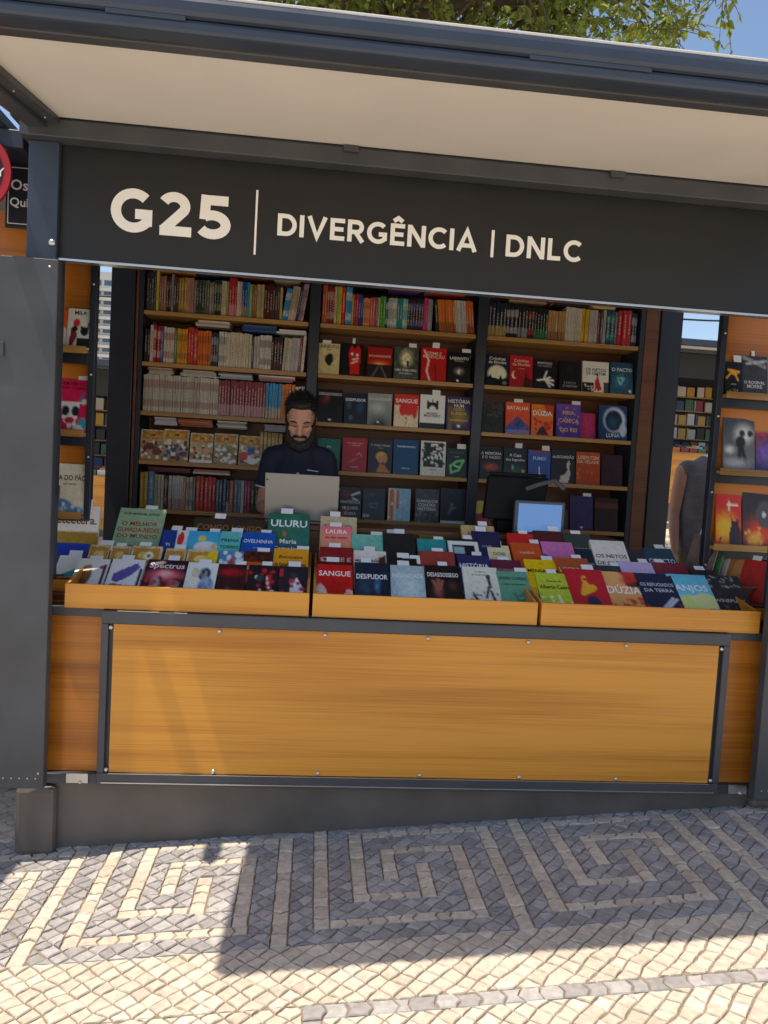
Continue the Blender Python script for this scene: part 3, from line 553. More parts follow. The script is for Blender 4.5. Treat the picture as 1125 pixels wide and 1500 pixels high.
  ('blue and pink painted paperback partly behind the rack edge', 2.982, 0.15, 'g 8c2c34 24346c; e .3 .6 .3 .3 6a50a0 1; e .7 .75 .3 .2 c06080 1; r 0 0 1 .2 b03038; n 1c2850 .4 4', '', 1.6, 1),
 ],
 'KR2': [
  ('tall comic with a dark horned hero on a red and yellow sky', 2.8, 0.135, 'g c02c20 b82018; e .35 .65 .6 .35 e8a828 1; p 2c1c28 .55,1 .5,.8 .6,.6 .58,.4 .66,.52 .8,.52 .86,.4 .9,.62 1,.75 1,1; l .45 .2 .85 .2 .02 e8d8c8; l .52 .14 .52 .3 .02 e8d8c8', '', 1.9, 0),
  ('tall comic with a grey skull faced hero over fire', 2.948, 0.161, 'g 2c2428 3c2424; e .6 .75 .6 .35 c83818 1; e .4 .85 .3 .15 e8a030 1; e .75 .4 .3 .25 484848; e .7 .4 .07 .05 c8c8c8; s e0a040 10 4 .65 .95 .05', '', 1.7, 1),
 ],
}
TRAY_BOOKS = {
 '1A': [
  ('white picture book with a brown dog lying sideways', -0.102, 0.133, 'g d8d8d4 d0d0cc; e .35 .5 .2 .3 7a5030; e .25 .75 .2 .18 5a3820; e .4 .3 .1 .12 a07850; e .8 .25 .06 .06 c03040; l .9 .2 .9 .85 .07 3a3040', '', 1.05, 1),
  ('white picture book with a leaping purple cat', 0.037, 0.14, 'g d4d8dc ccd0d4; p 5a4890 .15,.45 .5,.25 .8,.1 .85,.3 .6,.55 .3,.7 .15,.65; e .25 .85 .2 .12 7a5030; e .45 .85 .08 .1 303030; e .85 .22 .04 .05 3060b0; l .93 .3 .93 .9 .06 3a3040', '', 1.05, 1),
  ('large maroon comic with armoured riders under a pink sky', 0.195, 0.175, 'g 2c1428 40101c; e .5 .45 .5 .2 d86070 1; e .5 .4 .2 .12 f0a0a0 1; s 5a1820 12 4 .55 .95 .1; e .3 .7 .12 .2 8a8890; e .75 .7 .15 .12 6a7078; s b03038 8 9 .6 .95 .07', 'Spectrus|.17|.18|e8d8e0', 1.0, 1),
  ('pale blue comic with two embracing characters', 0.348, 0.131, 'g c8d4d4 b8c8c8; e .3 .5 .2 .25 d8d0b8; e .6 .35 .2 .2 203050; e .7 .7 .25 .25 4a70a0; e .3 .3 .15 .14 b0a888; n e0e4e0 .3 3', '', 1.15, 1),
  ('dark red manga volume with a red brush stroke', 0.472, 0.129, 'g 30101a 240c14; e .5 .25 .5 .14 a01820 1; n 4c1018 .5 4; e .45 .75 .1 .1 604048 1', '', 1.15, 1),
  ('black manga volume with red costumed figures', 0.606, 0.133, 'g 1c1820 201418; s a82028 12 4 .1 .9 .09; s c8c0c0 8 7 .3 .9 .06; e .4 .4 .12 .12 303844', '', 1.15, 1),
  ('dark manga volume with a white caped figure', 0.737, 0.128, 'g 1c1c28 281828; p d0ccd0 .4,.4 .6,.3 .8,.6 .9,.95 .4,.95; e .5 .3 .1 .12 303040; s a83040 8 5 .3 .95 .08; r .05 .08 .12 .3 b02030', '', 1.15, 1),
 ],
 '1B': [
  ('cartoon album in the tray with a round gold badge, beside the white dog book', -0.099, 0.086, 'g c8b890 a89468; r .1 .1 .9 .5 b08038; e .5 .3 .25 .12 d8c070; n 7a6038 .5 4 1; s 60402c 8 2 .5 1 .1', '', 1.5, 1),
  ('cartoon album in the tray with a faded gold badge, its neighbour', -0.014, 0.083, 'g c8b890 a89468; r .1 .1 .9 .5 b08038; e .5 .3 .25 .12 d8c070; n 7a6038 .5 4 3; s 60402c 8 4 .5 1 .1', '', 1.5, 1),
  ('wider cartoon album in the tray showing a robot face badge', 0.094, 0.133, 'g c8b890 a89468; r .1 .1 .9 .5 b08038; e .5 .3 .25 .12 d8c070; n 7a6038 .5 4 5; s 60402c 8 6 .5 1 .1; e .6 .3 .14 .12 e8e0c0; e .6 .3 .07 .06 607080', '', 1.2, 1),
  ('cartoon album in the tray behind the maroon comic', 0.217, 0.09, 'g c8b890 a89468; r .1 .1 .9 .5 b08038; e .5 .3 .25 .12 d8c070; n 7a6038 .5 4 7; s 60402c 8 8 .5 1 .1; e .5 .3 .14 .12 8c98a0', '', 1.5, 0),
  ('cartoon album in the tray with a yellow corner', 0.33, 0.135, 'g c8b890 a89468; r .1 .1 .9 .5 b08038; e .5 .3 .25 .12 d8c070; n 7a6038 .5 4 9; s 60402c 8 10 .5 1 .1; e .85 .3 .2 .3 d8b820', '', 1.2, 0),
  ('blue and white hero comic with outlined capitals', 0.455, 0.109, 'g 5080b0 3868a0; s e0e8f0 14 4 .05 .6 .1; e .5 .35 .15 .2 b04030 1', 'HIPNOTISMO|.7|.2|e8ecf0', 1.3, 0),
  ('black and orange thriller with white block capitals', 0.573, 0.125, 'g 2c1810 2c1810; r 0 .35 1 1 c05020; n 8c3818 .3 3', 'ALEXANDER WOLF|.52|.13|f0e8e0;1000|.8|.2|201814', 1.25, 1),
  ('mustard yellow paperback with black woodcut lettering', 0.718, 0.159, 'g d09020 c88818; r .25 .78 .35 .95 604020', 'Encontro|.24|.13|302010;na Estação de Roma|.45|.14|302010', 1.2, 1),
 ],
 '1C': [
  ('narrow royal blue book with white script beside the sage one', 0.167, 0.063, 'g 20408c 1c387c; n 18306c .3 3', 'Ti|.5|.3|e8ecf4', 1.9, 1),
  ('white and red picture book with pale blue edge', 0.224, 0.051, 'g d8dce0 90b8d8; e .4 .3 .3 .25 c03030', '', 2.2, 1),
  ('bright sky blue picture book with a reclining child', 0.317, 0.148, 'g 3ca0d8 48b0e0; e .6 .55 .35 .2 e0e4e8; e .45 .25 .12 .1 e0c048; e .85 .5 .1 .12 d8b090', '', 1.1, 1),
  ('teal paperback with chunky black capitals', 0.436, 0.094, 'g 58b0b0 50a8a8', 'PRENA|.3|.2|202c30;TORRES|.52|.2|202c30', 1.5, 1),
  ('cobalt blue paperback with white chalky capitals', 0.559, 0.153, 'g 1c54b0 184ca0; n 1444a0 .3 3', 'OVELHINHA|.3|.16|e0e8f4;conto|.5|.08|a8c0e0', 1.15, 0),
 ],
 '1D': [
  ('large sage green book with red handwritten title', 0.015, 0.214, 'g 8aa888 84a484; n 7a9878 .2 2', 'POR MANUEL JORGE|.13|.06|303830;O MELHOR|.36|.11|a83028;GUARDA-REDES|.5|.12|a83028;DO MUNDO|.64|.11|a83028;romance|.85|.05|304030', 1.0, 1),
  ('very dark wide book with brown carved capitals', 0.421, 0.338, 'g 24201c 1c1814; n 302820 .5 4', 'CONGO LONGO|.25|.1|8a5a2c', 0.7, 1),
  ('tall green and blue book with white angular lettering', 0.696, 0.2, 'g 1c5c48 1c5470; n 2c7854 .5 3; e .3 .5 .3 .2 285c40 1; e .4 .45 .06 .06 8a6840; r 0 .75 1 1 1c4070', 'ULURU|.22|.2|f0f4f4;Maria|.62|.13|e0e8f0;Campinas|.78|.13|e0e8f0', 1.25, 1),
 ],
 '2A': [
  ('red and white paperback with blood drips at the front of its tray', 0.913, 0.159, 'g c01c1c b01818; e .2 .75 .25 .2 e0c8c0; e .85 .8 .2 .12 d8b0a8; p b01414 .1,.5 .9,.5 .75,.9 .6,.75 .4,.95 .25,.7; n 901010 .3 4; r 0 .0 1 .06 401414', 'SANGUE|.3|.2|f8f0ec', 1.3, 1),
  ('navy paperback with a dim blue face at the front of its tray', 1.073, 0.155, 'g 18243c 101c30; e .3 .6 .25 .3 2c4460 1; e .65 .55 .12 .25 3a6a98 1; n 0c1424 .4 4', 'DES/PUDOR|.36|.19|f4f4f4', 1.3, 1),
  ('misty pale blue paperback at the front of its tray', 1.228, 0.156, 'g 98b0b8 a8bcc0; e .5 .6 .4 .3 c0d0d4 1; n 88a0ac .4 3; e .6 .85 .3 .1 d0d8d8 1', 'IN/SANIDADE|.27|.17|e8f0f0', 1.3, 1),
  ('black paperback with a reddish open hand at the front of its tray', 1.388, 0.158, 'g 181418 141014; e .32 .65 .18 .2 7a4440 1; l .3 .6 .2 .4 .06 8a5048; l .34 .58 .34 .36 .06 8a5048; l .38 .6 .46 .4 .06 8a5048; e .75 .5 .15 .15 4a2c28 1', 'DESAS/SOSSEGO|.24|.16|f0ecec', 1.3, 1),
  ('cream paperback with sketchy black ink figures', 1.554, 0.162, 'g d0ccc0 c8c4b8; l .7 .25 .75 .5 .05 2c2c2c; e .72 .25 .06 .06 303030; l .7 .5 .6 .75 .04 2c2c2c; s 303030 14 5 .6 .95 .03; l .25 .7 .4 .9 .05 303030; l .75 .6 .85 .95 .04 2c2c2c', 'os dias e|.12|.06|606060;as horas lentas|.2|.06|606060', 1.3, 0),
  ('muted green paperback with dark serif name', 1.708, 0.145, 'g 5a9078 548870; l .5 .7 .8 .6 .02 3c6854; l .6 .8 .85 .75 .02 3c6854; l .45 .6 .55 .85 .02 3c6854', 'JOSEPH CONRAD|.2|.13|2c4038;Linha de Sombra|.36|.08|2c4038', 1.3, 1),
 ],
 '2B': [
  ('deep red paperback in the tray with pale thin capitals', 0.915, 0.158, 'g 7a1c24 701820; l .08 .3 .2 .6 .02 d0a0a0; n 601018 .3 3', 'CRIME E|.32|.17|d8a8a8;REDENÇÃO|.55|.17|d8a8a8', 1.3, 1),
  ('paperback with a pale cropped face and dark hair', 1.071, 0.153, 'g d0c8c4 d8b8a0; e .3 .75 .3 .25 c89478 1; l .05 .72 .4 .66 .06 50302c; p 281c1c .75,.2 1,.1 1,1 .9,.7; e .85 .5 .2 .4 5a2c24 1', 'MEDITERRÂNEO|.28|.1|383434', 1.3, 1),
  ('plain black paperback beside the pale face one', 1.188, 0.068, 'g 181818 141414; n 242424 .4 3', '', 2.4, 1),
  ('black paperback with two red horn shapes', 1.254, 0.065, 'g 181414 141010; p b02018 .1,.2 .4,.6 .6,.3 .9,.2 .8,1 .1,1', '', 2.4, 1),
  ('brick red paperback with pale capitals at its foot', 1.375, 0.165, 'g 8c3c34 84342c; n 742c28 .3 3', 'SELVAGEM|.55|.14|d8c0b4', 1.3, 1),
  ('indigo paperback in the tray with large white capitals', 1.541, 0.154, 'g 2c2c5c 282858; n 242450 .3 3', 'HISTÓRIA|.3|.19|e8e8f0;NUM|.55|.19|e8e8f0', 1.3, 1),
  ('maroon paperback with faded pink capitals', 1.689, 0.143, 'g 5c2438 541f33; n 481a2c .3 3', 'MEUS NEGREIROS|.3|.1|c08898', 1.3, 1),
 ],
 '2C': [
  ('mint green book with pages of slips', 1.059, 0.151, 'g 70b4a4 68ac9c; n 5c9c90 .3 3', '', 1.3, 1),
  ('dark charcoal book between mint and teal ones', 1.214, 0.152, 'g 242428 1c1c20; n 303034 .4 3', '', 1.3, 1),
  ('teal book lying low among the slips', 1.364, 0.141, 'g 2c8c90 288488; n 247478 .3 3', '', 1.3, 1),
  ('black book with a white frame on its cover', 1.515, 0.155, 'g 1c1c20 1c1c20; r .05 .1 .95 .18 d8dce0; r .05 .1 .12 .6 d8dce0; r .88 .1 .95 .6 d8dce0; r .2 .26 .5 .45 88a0b0', '', 1.2, 0),
  ('cream book with small grey capitals', 1.682, 0.108, 'g d0c49c c8bc94', 'DOIS|.3|.18|60583c', 1.5, 1),
 ],
 '2D': [
  ('tan book with large faded carved letters, standing behind the sunset one', 0.926, 0.177, 'g b0a488 a89c80; n 98886c .3 3', 'LIVRO|.25|.2|84745c', 1.25, 0),
  ('sunset pink paperback with a tiny standing figure', 0.915, 0.141, 'g d86078 e8a058; p 402030 .8,.9 .82,.75 .84,.9; e .82 .73 .03 .04 402030; n e07868 .3 2', 'LAURA|.15|.17|f8f0f0;eu não existo|.32|.1|8c1c30', 1.2, 1),
  ('dark maroon book deep in the middle tray', 1.157, 0.104, 'g 40141c 381018', '', 1.6, 0),
  ('rust brown book deep in the middle tray', 1.26, 0.101, 'g 502018 481c14', '', 1.6, 0),
  ('olive yellow book deep in the middle tray', 1.362, 0.102, 'g 5c4c14 544410', '', 1.6, 0),
  ('dark olive book deep in the middle tray', 1.463, 0.099, 'g 3c3c14 343410', '', 1.6, 0),
  ('tan book with brown carved letters beside the navy one', 1.599, 0.167, 'g a89468 a08c60; n 907c54 .3 3', 'LIVRO|.2|.16|6c4828;DO ANO|.42|.14|6c4828', 1.25, 0),
  ('navy book deep in the tray with a white slip', 1.629, 0.14, 'g 1c2048 181c40', 'poesia|.4|.1|8088b0', 1.3, 1),
 ],
 '3A': [
  ('lime green paperback with bold black name', 1.887, 0.159, 'g a8b838 a0b030; s d8e0a8 12 4 .6 .95 .05; l .55 .6 .65 .95 .03 d8e0a8', 'Poemas de|.22|.07|304010;Alberto Caeiro|.38|.15|202808', 1.25, 1),
  ('red paperback with a yellow lettered hand and dark blue disc', 2.042, 0.182, 'g b01c28 a81824; e .55 .8 .17 .17 1c2440; p d89c28 .4,.2 .5,.15 .55,.35 .75,.4 .7,.5 .45,.6 .3,.65 .3,.55 .38,.45; s b01c28 10 5 .2 .6 .04; l .3 .6 .45 .3 .03 d89c28', '', 1.2, 1),
  ('peach and orange paperback with flames and bold white capitals', 2.207, 0.178, 'g e09c60 d88848; p b83020 .5,0 1,0 1,.2 .8,.3; e .8 .3 .2 .08 2c1414; s b04020 16 4 .65 .95 .06; e .7 .2 .25 .15 b02c1c 1', 'DÚZIA|.45|.25|f8f4f0', 1.25, 0),
  ('dark navy paperback with white beams and capitals', 2.369, 0.179, 'g 181c38 141830; l .25 1 .8 .6 .02 d0d4e0; l .35 1 .9 .62 .02 d0d4e0; p 7a1c28 0,.8 .1,.75 .15,1 0,1; p 7a1c28 .9,.7 1,.75 1,1 .85,.95', 'OS REFUGIADOS|.28|.12|c8ccd8;DA TERRA|.42|.12|c8ccd8', 1.25, 0),
  ('light sky blue paperback with yellow hills and blue boats', 2.53, 0.194, 'g 58b0e0 70c0e8; e .35 .75 .35 .25 c8d078; e .75 .65 .3 .2 d0d488; r 0 .85 1 1 b8c870; e .55 .93 .12 .06 3070b0; e .82 .9 .12 .08 2868b0', 'ANJOS|.33|.2|f0f8fc', 1.2, 0),
  ('black paperback with scribbled silver engraving', 2.691, 0.186, 'g 1c1c20 181818; s 989898 26 4 .02 .3 .03; e .3 .45 .12 .1 402028 1; s 404850 20 8 .75 1 .04', 'WINEPUNK|.62|.11|b8b8bc', 1.2, 0),
 ],
 '3B': [
  ('bright yellow paperback with small black title', 1.86, 0.16, 'g e0b010 d8a808; r 0 .8 1 1 c89c08', 'MENSAGEM|.32|.13|403008;poesia|.12|.05|705808', 1.25, 1),
  ('terracotta paperback in tray with pale condensed capitals', 2.016, 0.165, 'g 9c4c24 90441c; n 843c18 .3 3', 'LIBERTEM|.32|.18|e0b898', 1.25, 1),
  ('slate grey paperback with white lower capitals', 2.17, 0.143, 'g 2c2c34 28282e; n 38383e .4 3', 'VICENTE|.55|.13|c0c4c8', 1.25, 1),
  ('soft plain lilac paperback in the tray', 2.322, 0.167, 'g b0a0c8 a898c0; n a090b8 .3 3', '', 1.25, 0),
  ('wine red paperback with pink numerals', 2.493, 0.176, 'g 701824 68141f; n 5c101a .3 3', 'O 1900|.4|.16|d898a0', 1.25, 0),
  ('black paperback with pale narrow capitals beside the wine red one', 2.648, 0.14, 'g 18181f 14141a; n 242830 .4 3', 'A MORDOMI|.4|.15|c0c4cc', 1.25, 0),
 ],
 '3C': [
  ('orange paperback with a thin pale title', 1.82, 0.148, 'g b85024 b04820; n a04018 .3 3', 'Lusitânia|.3|.1|e8c8a8', 1.25, 1),
  ('pink paperback with purple swirl', 1.97, 0.159, 'g b868a0 b0609a; l .05 .4 .3 .7 .06 502868; l .3 .7 .5 .6 .05 502868; n c078a8 .3 3', '', 1.25, 0),
  ('dark navy paperback with pale photo strip', 2.092, 0.093, 'g 202838 1c2430; r .1 .5 .9 .8 687888; n 101820 .4 4', '', 1.8, 0),
  ('white paperback in the tray with a red flower and black capitals', 2.223, 0.174, 'g d0ccc4 c8c4bc; e .65 .72 .08 .1 a82430; s d0ccc4 4 3 .1 .9 .05', 'OS NETOS|.42|.14|383434;DE ONTEM|.6|.14|383434', 1.25, 0),
  ('black paperback with faint brown mottling', 2.356, 0.118, 'g 201818 1c1414; n 3c2c28 .5 5', '', 1.5, 0),
  ('dark teal paperback in the tray with pale capitals', 2.479, 0.15, 'g 183040 183848; e .5 .7 .4 .2 205868 1', 'O PACTO|.4|.2|c0d8e0', 1.25, 1),
 ],
 '3D': [
  ('bright red paperback deep behind the yellow one', 1.805, 0.138, 'g b01c20 a8181c', '', 1.3, 1),
  ('dark maroon paperback behind the pink one', 1.945, 0.149, 'g 481820 40141c', '', 1.3, 1),
  ('grey green paperback with pale small capitals', 2.092, 0.144, 'g 303834 2c342f', 'O ROMANCE|.4|.1|a0a8a0', 1.3, 1),
 ],
 '0A': [
  ('white booklet with a teal corner in the side tray', -0.215, 0.094, 'g d0d4d4 c8cccc; p 2c9088 .3,.6 1,.35 1,1 0,1; r .1 .6 .5 .9 283838', '', 1.2, 1),
 ],
 '0B': [
  ('royal blue book with a pale yellow emblem in the side tray', -0.241, 0.148, 'g 2040b0 1c38a0; l .5 .85 .6 .5 .05 d8d0a0; l .6 .5 .68 .85 .05 d8d0a0; l .68 .85 .76 .5 .05 d8d0a0; l .76 .5 .86 .85 .05 d8d0a0', '', 1.1, 1),
 ],
 '0C': [
  ('white and grey card sign with a brown lowercase word in the side tray', -0.235, 0.199, 'g d8d4d0 d0ccc8; r 0 .55 1 .6 b8b0a8; r 0 .6 1 1 8a7020', 'etcetera.|.3|.2|6a5040', 0.9, 0),
 ],
}
SPINE_ROWS = {
 'L1': [
  (4, 'slate', '2c2e36', 1, 0.98, '5a5c64'),
  (1, 'pale yellow', 'c8b848', 1, 1, ''),
  (2, 'dull tan', '8a6a48', 1, 0.9, ''),
  (1, 'pinkish', 'b07058', 1, 0.93, ''),
  (2, 'dark brown', '3c2a22', 1, 0.9, '8a7a6a'),
  (1, 'lavender grey', '8c8494', 1, 0.96, ''),
  (2, 'umber', '4a3428', 1, 0.92, ''),
  (3, 'ochre', 'a07c2c', 1.1, 0.9, 'c8a850'),
  (3, 'dusty pink', 'b08074', 1, 0.9, ''),
  (1, 'grey', '7a7874', 1, 0.85, ''),
  (3, 'forest', '3c4c3c', 1.1, 0.86, '20281f'),
  (2, 'sage', '5c6c54', 1, 0.88, ''),
  (2, 'taupe', '7c7068', 1, 0.84, 'a89c90'),
  (3, 'bottle green', '1c3428', 1, 0.92, '98a068'),
  (2, 'cream', 'c0b494', 1, 0.9, ''),
  (1, 'olive', '8c8830', 1, 0.9, ''),
  (3, 'carmine', 'b01c34', 1.1, 0.98, 'e0a0a8'),
  (2, 'ivory', 'c8c0b0', 1, 0.92, ''),
  (2, 'royal blue', '244888', 1.1, 0.9, 'c89828'),
  (1, 'turquoise', '2c9cb8', 1, 0.9, ''),
  (1, 'lime green', '7ca838', 1, 0.86, ''),
  (2, 'clay', '8c5844', 1, 0.86, ''),
  (3, 'straw', 'b8a870', 1, 0.88, ''),
  (3, 'oxblood', '4c1418', 1.2, 0.88, ''),
  (3, 'dark brown', '40302a', 1, 0.84, ''),
  (1, 'straw', 'b89c60', 1, 0.84, ''),
  (2, 'sky blue', '2c94c0', 1.2, 0.84, 'e0e4e0'),
  (3, 'beige', 'b09c84', 1.1, 0.9, 'd8ccc0'),
  (1, 'navy', '20284c', 1, 0.95, ''),
  (2, 'lilac', 'a898b0', 1.1, 1, '9c3c4c'),
 ],
 'L2': [
  (2, 'navy', '1c2030', 1, 0.85, ''),
  (1, 'ivory', 'c0b8a8', 1.3, 0.95, ''),
  (2, 'cherry red', 'a01c24', 1.2, 0.95, 'e0c0c0'),
  (1, 'violet', '5c4084', 1.4, 0.95, '6c88b0'),
  (4, 'white', 'ccc4b8', 1, 0.92, '903030'),
  (1, 'moss green', '5c7c38', 1, 0.9, ''),
  (4, 'amber', 'd89418', 1, 0.9, '7c4c10'),
  (2, 'brick red', 'b83020', 1.1, 0.95, ''),
  (1, 'crimson', 'b81c38', 1.5, 0.95, 'd8702c'),
  (5, 'orange', 'd86c14', 1, 0.9, '8c3c08'),
  (3, 'blue black', '1c2230', 1, 0.88, '98a0b0'),
  (3, 'white', 'ccc8c0', 1, 0.9, '6a6a70'),
  (10, 'cream', 'c8bca4', 0.95, 0.9, ''),
  (1, 'grey', '4c4c50', 1, 0.8, ''),
  (2, 'pale grey', 'b0aca8', 1.1, 0.85, ''),
  (4, 'white dotted', 'ccc8c4', 1.1, 0.9, '484448'),
  (4, 'black', '1c181a', 1.1, 0.86, '702024'),
  (3, 'ivory', 'c4b8a4', 1, 0.86, ''),
  (3, 'silver grey', 'b0acb0', 1, 0.88, ''),
  (1, 'rust', '8c4030', 1.2, 0.9, ''),
  (1, 'white', 'd0ccc8', 1.2, 0.95, ''),
 ],
 'L3': [
  (28, 'off white', 'c0b8a8', 0.85, 0.95, '8a5048'),
  (16, 'dark red', '841c28', 0.95, 0.92, 'c8a8a8'),
  (5, 'bright blue', '2c8cc0', 1, 0.92, 'd8a838'),
  (4, 'orange', 'd0781c', 1.1, 0.92, 'b85018'),
  (3, 'white', 'c8c4b4', 1, 0.88, ''),
 ],
 'L4': [
  (6, 'gilt striped', '8a7440', 1, 0.9, 'd0b060'),
 ],
 'L5': [
  (2, 'mustard', 'a8882c', 1.4, 0.95, ''),
  (1, 'steel blue', '4c7c9c', 2, 0.95, ''),
  (1, 'pale olive', 'a0a078', 1, 0.9, ''),
  (2, 'ivory', 'b8b0a0', 1, 0.88, ''),
  (1, 'dark brown', '3c2820', 1.4, 0.9, 'a06028'),
  (4, 'white', 'b8b4b0', 1.2, 0.88, '7c3030'),
  (1, 'tan', 'a87850', 1, 0.88, ''),
  (2, 'cream', 'b8b098', 1, 0.86, '60605c'),
  (1, 'grey', '5c5c60', 1.2, 0.9, ''),
  (4, 'scarlet', 'b02c1c', 1.3, 0.9, 'd85030'),
  (1, 'crimson', 'a01830', 1.3, 0.9, ''),
  (1, 'grey', '6c6468', 1, 0.85, ''),
  (2, 'slate blue', '3c5068', 1.2, 0.86, ''),
  (1, 'navy', '1c2448', 1, 0.84, 'c0c0c8'),
  (1, 'orange', 'c06020', 1.4, 0.84, ''),
  (2, 'blue grey', '587088', 1.2, 0.86, ''),
  (1, 'white', 'b8b4b4', 1, 0.84, ''),
  (2, 'raspberry', '981c44', 1, 0.84, ''),
  (3, 'charcoal', '302c28', 1.4, 0.84, ''),
  (1, 'magenta', '901c54', 1, 0.84, ''),
  (2, 'navy', '1c2858', 1.2, 0.82, 'b0b4c0'),
  (1, 'brown', '5c4028', 1, 0.6, ''),
 ],
 'M1': [
  (2, 'burnt orange', 'b85428', 1, 1, ''),
  (3, 'dark red', '7c1c20', 1.1, 0.98, 'c09880'),
  (1, 'cream', 'c0b494', 1.2, 0.98, ''),
  (1, 'lime', '98a838', 1, 0.98, ''),
  (1, 'yellow', 'd8b020', 1, 0.98, ''),
  (1, 'scarlet', 'c82820', 1.8, 1, '901810'),
  (2, 'turquoise', '2c94b8', 1.3, 1, 'e0e4e0'),
  (1, 'tan', 'a87c50', 1, 0.82, ''),
  (2, 'cherry', 'b02430', 1, 0.82, ''),
  (2, 'royal blue', '204888', 1.1, 0.82, '101c40'),
  (3, 'peach', 'd08c60', 1, 0.75, '8c4c30'),
  (2, 'coral', 'c8584c', 1.2, 0.78, ''),
  (1, 'slate blue', '4c6894', 1.1, 0.78, ''),
  (1, 'yellow', 'd0a828', 1, 0.78, ''),
  (2, 'green', '38983c', 1.2, 0.82, ''),
  (1, 'navy', '1c3468', 1.1, 0.78, 'b0c0d0'),
  (4, 'pale grey', 'a0a49c', 1, 0.8, 'd0d4cc'),
  (2, 'teal', '1c7888', 1.3, 0.8, ''),
  (2, 'pale aqua', '70a8a8', 1.1, 0.8, 'c8d048'),
  (6, 'black violet', '241c2c', 1.2, 0.82, '7c6c9c'),
  (2, 'hot pink', 'c02c6c', 1, 0.86, ''),
  (2, 'silver', '909098', 1, 0.84, ''),
  (1, 'black', '141418', 1.6, 0.84, ''),
  (7, 'orange and black', 'd07420', 1.1, 0.86, '241418'),
  (5, 'white and black', 'c0bcb8', 1, 0.88, '9c9490'),
  (3, 'orange and black', 'c8601c', 1.1, 0.88, '301418'),
 ],
 'R1': [
  (5, 'navy gilt', '1c2438', 1.3, 0.9, 'c8b058'),
  (3, 'black silver', '181c24', 1.5, 0.86, 'b0b4b8'),
  (3, 'charcoal', '20222a', 1.2, 0.86, 'a0a0a4'),
  (2, 'black red', '241820', 1.2, 0.85, 'b03038'),
  (5, 'black green', '181c1c', 1, 0.85, '3c8c60'),
  (5, 'tan and brown', 'b88c54', 1.3, 0.8, '3c1c18'),
  (5, 'cream', 'c8c0b0', 1.2, 0.92, 'a89c88'),
  (2, 'yellow', 'c8a018', 1.4, 0.92, ''),
  (3, 'dusty white', 'b0a8a4', 1.1, 0.9, ''),
  (2, 'mauve brown', '6c4c48', 1, 0.86, ''),
  (1, 'silver', 'a8a8ac', 1.2, 0.92, ''),
  (2, 'petrol blue', '1c4860', 1.7, 0.92, '38a070'),
  (1, 'grey blue', '58687c', 1, 0.9, ''),
  (3, 'bright red', 'b81c1c', 1.7, 0.95, ''),
  (2, 'navy', '1c2038', 1.2, 0.9, 'b0b4c0'),
 ],
}
STACKS = {
 'L1': [
  (-0.182, 0.079, ['c88820', 'b85420']),
  (0.052, 0.196, ['2c4880', '3c5890', '20386c']),
  (0.196, 0.286, ['243858', '8890a0']),
  (0.325, 0.482, ['7c4048', '90505c']),
  (0.494, 0.66, ['c8bca0', '50688c']),
 ],
 'L2': [
  (0.072, 0.271, ['4c4038', 'c8c0b0', 'b09c88', 'd0c8bc']),
  (0.33, 0.547, ['2c4c84', '244078', '34588c']),
  (0.535, 0.714, ['c8c8c8', 'd0d0cc']),
 ],
 'L3': [
  (-0.192, -0.041, ['b8b0a4', 'c0b8a8', 'a89c90', 'b8b0a4', '906048', 'c0b8a8']),
  (-0.002, 0.205, ['c8c4c4', 'b0aca4', 'b0aca4', 'aca8a0', 'b0aca4']),
  (0.212, 0.417, ['8890a4', 'a8a8ac', 'c0bcbc', '50586c']),
  (0.441, 0.656, ['8c5450', 'a07068', 'd0ccc8']),
 ],
 'L4': [
  (-0.143, -0.011, ['b8b4b8', 'c0bcc0', 'a8a4a8', 'b8b4b8']),
  (-0.003, 0.193, ['8a4420', 'a05428', 'b8602c', '7c3c1c']),
  (0.216, 0.39, ['5c7058', 'c0bcb8', 'b898a0', '70806c', 'd0ccc8']),
  (0.486, 0.622, ['787884', '888894', '787884']),
 ],
 'L5': [
  (-0.156, 0.078, ['5c2028', '702c34']),
  (0.086, 0.3, ['c0bcb8', 'b06040']),
 ],
 'M1': [
  (0.947, 1.165, ['1c1c20', '58b828', '68c830']),
  (1.173, 1.369, ['6c4ca0', '8c3c70', '5c3c98', '703c8c']),
  (1.402, 1.649, ['c85050', 'd0c0a8']),
 ],
 'R1': [
  (1.907, 2.134, ['a09070', 'c04028']),
  (2.159, 2.346, ['302c2c', 'c03c24', 'a89880']),
  (2.41, 2.569, ['c8b470', 'd0c080']),
 ],
}


